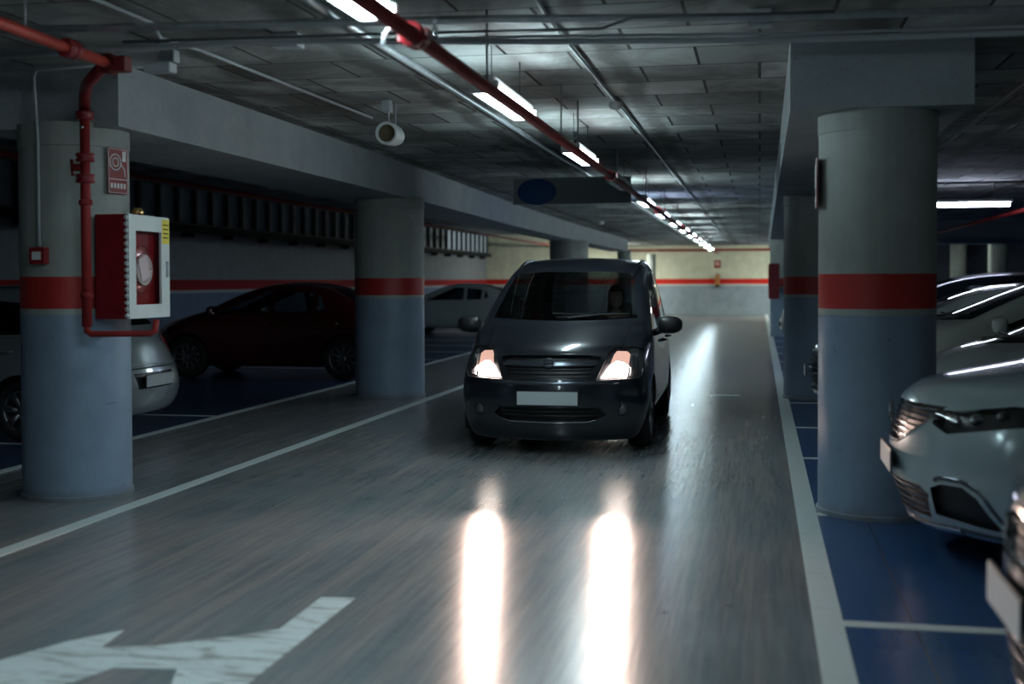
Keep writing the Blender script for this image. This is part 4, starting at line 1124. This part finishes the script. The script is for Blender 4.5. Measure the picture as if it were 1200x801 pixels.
for v_ in b.verts:
    x_, y_, z_ = v_.co
    cutz = .42 if x_ < -.25 else -.55
    z_ = max(z_, cutz*(1 if x_ < -.25 else 1))
    v_.co = hc+Vector((x_*.108+.008, y_*.088, z_*.130+.004))
for f in b.faces: f.smooth = True
link('hair', b, M['hair'], pe)
for sg in (-1, 1):
    b = BM(); lathe(b, [(.001, .004), (.016, .007), (.02, .0), (.012, -.004)], 12, 'y', (hc.x+.008, hc.y+sg*.078, hc.z)); bmesh.ops.scale(b, vec=(.8, 1, 1.5), space=Matrix.Translation(-Vector((hc.x, hc.y+sg*.078, hc.z))), verts=b.verts[:]); link('ear', b, M['skin'], pe)
    b = BM(); bmesh.ops.create_uvsphere(b, u_segments=12, v_segments=8, radius=.011); bmesh.ops.translate(b, vec=hc+Vector((-.078, sg*.028, .002)), verts=b.verts[:]); link('eye', b, M['white'], pe)

# ---- parked cars ----------------------------------------------------------
def slats(view, z0, z1, n, w0, w1, mat, wd=.008, off=-.015):
    ls = []
    for i in range(n):
        t = (i+.5)/n; z_ = z0+(z1-z0)*t; w_ = w0+(w1-w0)*t; ls.append([(-w_, z_), (0, z_), (w_, z_)])
    return bars('grille_slat', view, ls, wd, .004, mat, off)
def corner_light(a, poly, bulbs=()): return headlight(a, poly, M['lampdark'], None, .05, bulbs)

CROSS = dict(L=4.12, W=.89, H=1.57, nose=dict(z=.90, dx=[.11, .04, 0, .02, .05, .13], w5=.70, w4=.86, up=.05, hx=.15, crown=.03), cowl=(1.05, 1.08), belt=.98,
             hoodmid=1.01, roofF=(1.95, 1.49), roofR=(3.2, 1.52), tail=(3.9, 1.05), fo=1.0, wb=2.6, r=.34, bow=(.40, .2), sub=3, rw=.68, spokes=5)
CROSS['cuts'] = [
    corner_light(38, [(.50, .765), (.62, .725), (1.06, .80), (1.08, .88), (.92, .885), (.66, .845), (.50, .835)], [(.62, .785, .03, M['lampbowl']), (.74, .805, .035, M['lampbowl']), (.87, .83, .032, M['lampbowl'])]),
    recess('upper_grille', 'front', [(-.50, .80), (-.34, .70), (-.20, .64), (.20, .64), (.34, .70), (.50, .80), (.50, .855), (-.50, .855)], M['black'], .04),
    slats('front', .66, .85, 6, .26, .46, M['satin'], .006),
    bars('chrome_strip', 'front', [[(-.50, .80), (-.34, .70), (-.20, .635), (0, .625), (.20, .635), (.34, .70), (.50, .80)]], .012, .006, M['chrome']),
    recess('lower_grille', 'front', [(-.44, .27), (.44, .27), (.50, .40), (.44, .44), (-.44, .44), (-.50, .40)], M['black'], .05),
    slats('front', .28, .43, 4, .44, .48, M['satin'], .014, -.008),
    recess('fog_panel', 38, [(.52, .30), (.93, .27), (.83, .43), (.75, .475), (.60, .47), (.52, .44)], M['black'], .035, both=True),
    bars('fog_surround', 38, [[(.56, .485), (.60, .505), (.76, .505), (.86, .46), (.97, .27), (.92, .235), (.62, .245)]], .022, .008, M['satin'], both=True),
    bars('chin_lip', 'front', [[(-.60, .235), (-.3, .215), (0, .21), (.3, .215), (.60, .235)]], .05, .012, M['chrome'], .004),
    bars('side_moulding', 'side', [[(1.35, .30), (3.0, .30)]], .07, .01, M['black'], both=True),
    plate('front', .53),
    taillights([(.5, .9), (.85, .9), (.8, 1.05), (.5, 1.05)]),
]
pale = pbr('pale_blue_grey_car_paint', (.42, .51, .54), .25, metal=.25, coat=1.0)
def rhomb(z_, mat, nm='front_emblem', sx=.055, sz=.075):
    def f(s, put, paint, root):
        p, n = s.hit('front', (0, z_)); x_ = p.x-.016
        b_ = BM(); pts = [(0, sz), (sx, 0), (0, -sz), (-sx, 0), (0, sz)]
        tube(b_, [(x_, a, z_+c_) for a, c_ in pts], .011, 6); put(nm, b_, mat)
    return f
CROSS['cuts'].append(rhomb(.76, M['chrome']))
build_car(CROSS, 'crossover_car', 'pale blue-grey crossover parked nose out just past the large right column', (.69, 7.08), R(0), pale)

SPORT = dict(CROSS); SPORT.update(L=4.3, H=1.50, nose=dict(z=.86, dx=[.03, .0, 0, .0, .03, .10], w5=.66, w4=.84, up=.05, hx=.2, crown=.03), cowl=(1.15, 1.0), belt=.90, hoodmid=.93, roofF=(2.05, 1.42), roofR=(3.3, 1.43), tail=(4.05, 1.0), sub=3, r=.32, bow=(.30, .2), fo=.95)
SPORT['cuts'] = [
    corner_light(35, [(.48, .70), (.60, .66), (1.02, .72), (1.06, .80), (.90, .80), (.60, .775)], [(.62, .72, .03, M['lampbowl']), (.78, .74, .035, M['lampbowl'])]),
    recess('upper_grille', 'front', [(-.40, .62), (.40, .62), (.46, .72), (.40, .77), (-.40, .77), (-.46, .72)], M['black'], .04),
    slats('front', .63, .76, 4, .40, .42, M['chrome'], .010, -.006),
    recess('lower_grille', 'front', [(-.55, .25), (.55, .25), (.62, .36), (.55, .41), (-.55, .41), (-.62, .36)], M['black'], .05),
    slats('front', .26, .40, 3, .55, .60, M['satin'], .012, -.01),
    bars('chrome_lip', 'front', [[(-.62, .25), (-.3, .225), (0, .22), (.3, .225), (.62, .25)]], .022, .012, M['chrome'], .004),
    bars('chrome_strip', 'front', [[(-.47, .72), (-.40, .785), (0, .795), (.40, .785), (.47, .72)]], .014, .008, M['chrome']),
    plate('front', .50, hh=.062), foglights(.70, .36, .05),
    taillights([(.5, .8), (.85, .8), (.8, .95), (.5, .95)]),
]
SPORT['cuts'].append(rhomb(.70, M['chrome']))
blackp = pbr('black_car_paint', (.008, .009, .011), .25, coat=1.0)
build_car(SPORT, 'hatchback', 'black car with chrome trim, its nose cut by the right edge of the picture', (.765, 4.05), R(0), blackp)

whitep = pbr('white_car_paint', (.42, .47, .47), .25, coat=1.0)
HATCH = dict(L=4.0, W=.85, H=1.48, nose=dict(z=.80, dx=[.10, .04, 0, .02, .07, .14], w5=.68, w4=.85, up=.05, hx=.16), cowl=(.95, 1.04), belt=.94,
             roofF=(1.85, 1.41), roofR=(3.1, 1.43), tail=(3.8, 1.0), fo=.80, wb=2.45, r=.31, bow=(.32, .2), sub=2, rw=.69, spokes=7)
HATCH['cuts'] = [
    corner_light(35, [(.50, .68), (.64, .62), (1.0, .70), (1.02, .80), (.86, .81), (.56, .76)], [(.66, .70, .035, M['lampbowl']), (.80, .735, .035, M['lampbowl'])]),
    recess('upper_grille', 'front', [(-.42, .64), (.42, .64), (.46, .73), (-.46, .73)], M['black'], .03),
    slats('front', .645, .725, 2, .42, .45, M['satin']),
    recess('lower_grille', 'front', [(-.50, .26), (.50, .26), (.55, .38), (-.55, .38)], M['black'], .04),
    slats('front', .27, .37, 2, .50, .53, M['satin']),
    plate('front', .50), foglights(.66, .36), taillights([(.60, .80), (.84, .80), (.80, 1.08), (.64, 1.08)]), plate('rear', .62)]
build_car(HATCH, 'hatchback', 'low white car parked behind the large right column, next to the pale crossover', (.78, 9.45), R(0), whitep, 'white cars on the right')
SUV = dict(CROSS); SUV.update(W=.90, H=1.62, L=4.35, nose=dict(z=.93, dx=[.10, .04, 0, .02, .05, .13], w5=.70, w4=.86, up=.06, hx=.16), cowl=(.92, 1.13), belt=1.02, fo=.80, hoodmid=1.07, roofF=(1.95, 1.53), roofR=(3.4, 1.56), tail=(4.1, 1.1), sub=2)
SUV['cuts'] = CROSS['cuts'][:-1]
build_car(SUV, 'suv', 'white SUV with sloping windscreen and dark side glass, third car from the right edge', (.72, 11.75), R(0), pbr('ivory_white_car_paint', (.42, .45, .42), .25, coat=1.0), 'white cars on the right')
MUSC = dict(HATCH); MUSC['cuts'] = [
    corner_light(35, [(.50, .70), (.64, .64), (1.0, .72), (1.02, .82), (.86, .83), (.56, .79)], [(.66, .72, .035, M['lampbowl']), (.80, .75, .035, M['lampbowl'])]),
    recess('front_intake', 'front', [(-.45, .30), (.45, .30), (.56, .48), (.50, .72), (-.50, .72), (-.56, .48)], M['black'], .05),
    slats('front', .34, .70, 6, .50, .50, M['satin']), recess('corner_intake', 35, [(.62, .30), (.92, .30), (.82, .46), (.66, .48)], M['black'], .03, both=True),
    plate('front', .50), taillights([(.60, .80), (.84, .80), (.80, 1.08), (.64, 1.08)])]
build_car(MUSC, 'hatchback', 'white car with a big dark grille peeping out between the two right columns', (.50, 14.05), R(0), whitep, 'white cars on the right')
deep = pbr('deep_blue_car_paint', (.03, .05, .08), .25, coat=1.0)
build_car(SUV, 'suv', 'dark SUV parked beyond the white cars in the right row', (.8, 18.4), R(0), deep)
build_car(HATCH, 'hatchback', 'grey hatchback parked beyond the dark SUV in the right row', (.8, 20.9), R(0), pbr('mid_grey_car_paint', (.16, .18, .20), .25, metal=.3, coat=1.0))
build_car(HATCH, 'hatchback', 'far car whose nose shows beside the distant red hose cabinet', (.42, 28.4), R(0), pbr('silver_car_paint', (.42, .45, .47), .25, metal=.3, coat=1.0))
# left row
SMALL = dict(HATCH); SMALL.update(L=3.7, H=1.48, W=.82, fo=.64, wb=2.1, r=.29, cowl=(.86, 1.0), roofF=(1.6, 1.42), roofR=(2.85, 1.44), tail=(3.56, 1.02), bow=(.34, .16), taildx=[-.02, .03, .05, -.03, -.07, -.10])
SMALL['cuts'] = [HATCH['cuts'][0], HATCH['cuts'][1], HATCH['cuts'][3], plate('front', .5),
    recess('plate_recess', 'rear', [(-.34, .47), (.34, .47), (.38, .62), (-.38, .62)], M['lampdark'], .02),
    plate('rear', .545), bars('bumper_crease', 'rear', [[(-.70, .66), (0, .67), (.70, .66)]], .016, .004, M['black'], .0),
    bars('bumper_highlight', 'rear', [[(-.70, .695), (0, .705), (.70, .695)]], .022, .012, pbr('silver_trim', (.32, .36, .38), .3, metal=.3, coat=1), .0),
    taillights([(.62, .80), (.80, .80), (.78, 1.05), (.66, 1.05)])]
build_car(SMALL, 'city_car', 'small silver-grey car with its rear to the lane, behind the nearest left column', (-9.56, 11.12), R(0), pbr('silver_grey_car_paint', (.26, .30, .31), .28, metal=.35, coat=1.0))
RED = dict(HATCH); RED.update(L=4.05, H=1.50, fo=.84, wb=2.56, r=.33, spokes=10, cowl=(1.0, 1.02), belt=.95, roofF=(2.0, 1.43), roofR=(3.0, 1.44), tail=(3.75, 1.05), glass=M['glass'], rim=M['alloy'], bpillar=2.25)
build_car(RED, 'hatchback', 'dark red hatchback parked side-on before the left wall', (-9.60, 18.45), R(0), pbr('dark_red_car_paint', (.070, .004, .006), .3, coat=1.0))
SEDAN = dict(HATCH); SEDAN.update(L=4.35, H=1.44, roofR=(2.9, 1.38), tail=(3.6, 1.02), deck=(4.05, 1.0), belt=.92, wb=2.6)
build_car(SEDAN, 'sedan', 'white sedan parked side-on far down the left row', (-10.3, 33.6), R(0), whitep)
print('SCENE OK', len(bpy.data.objects))
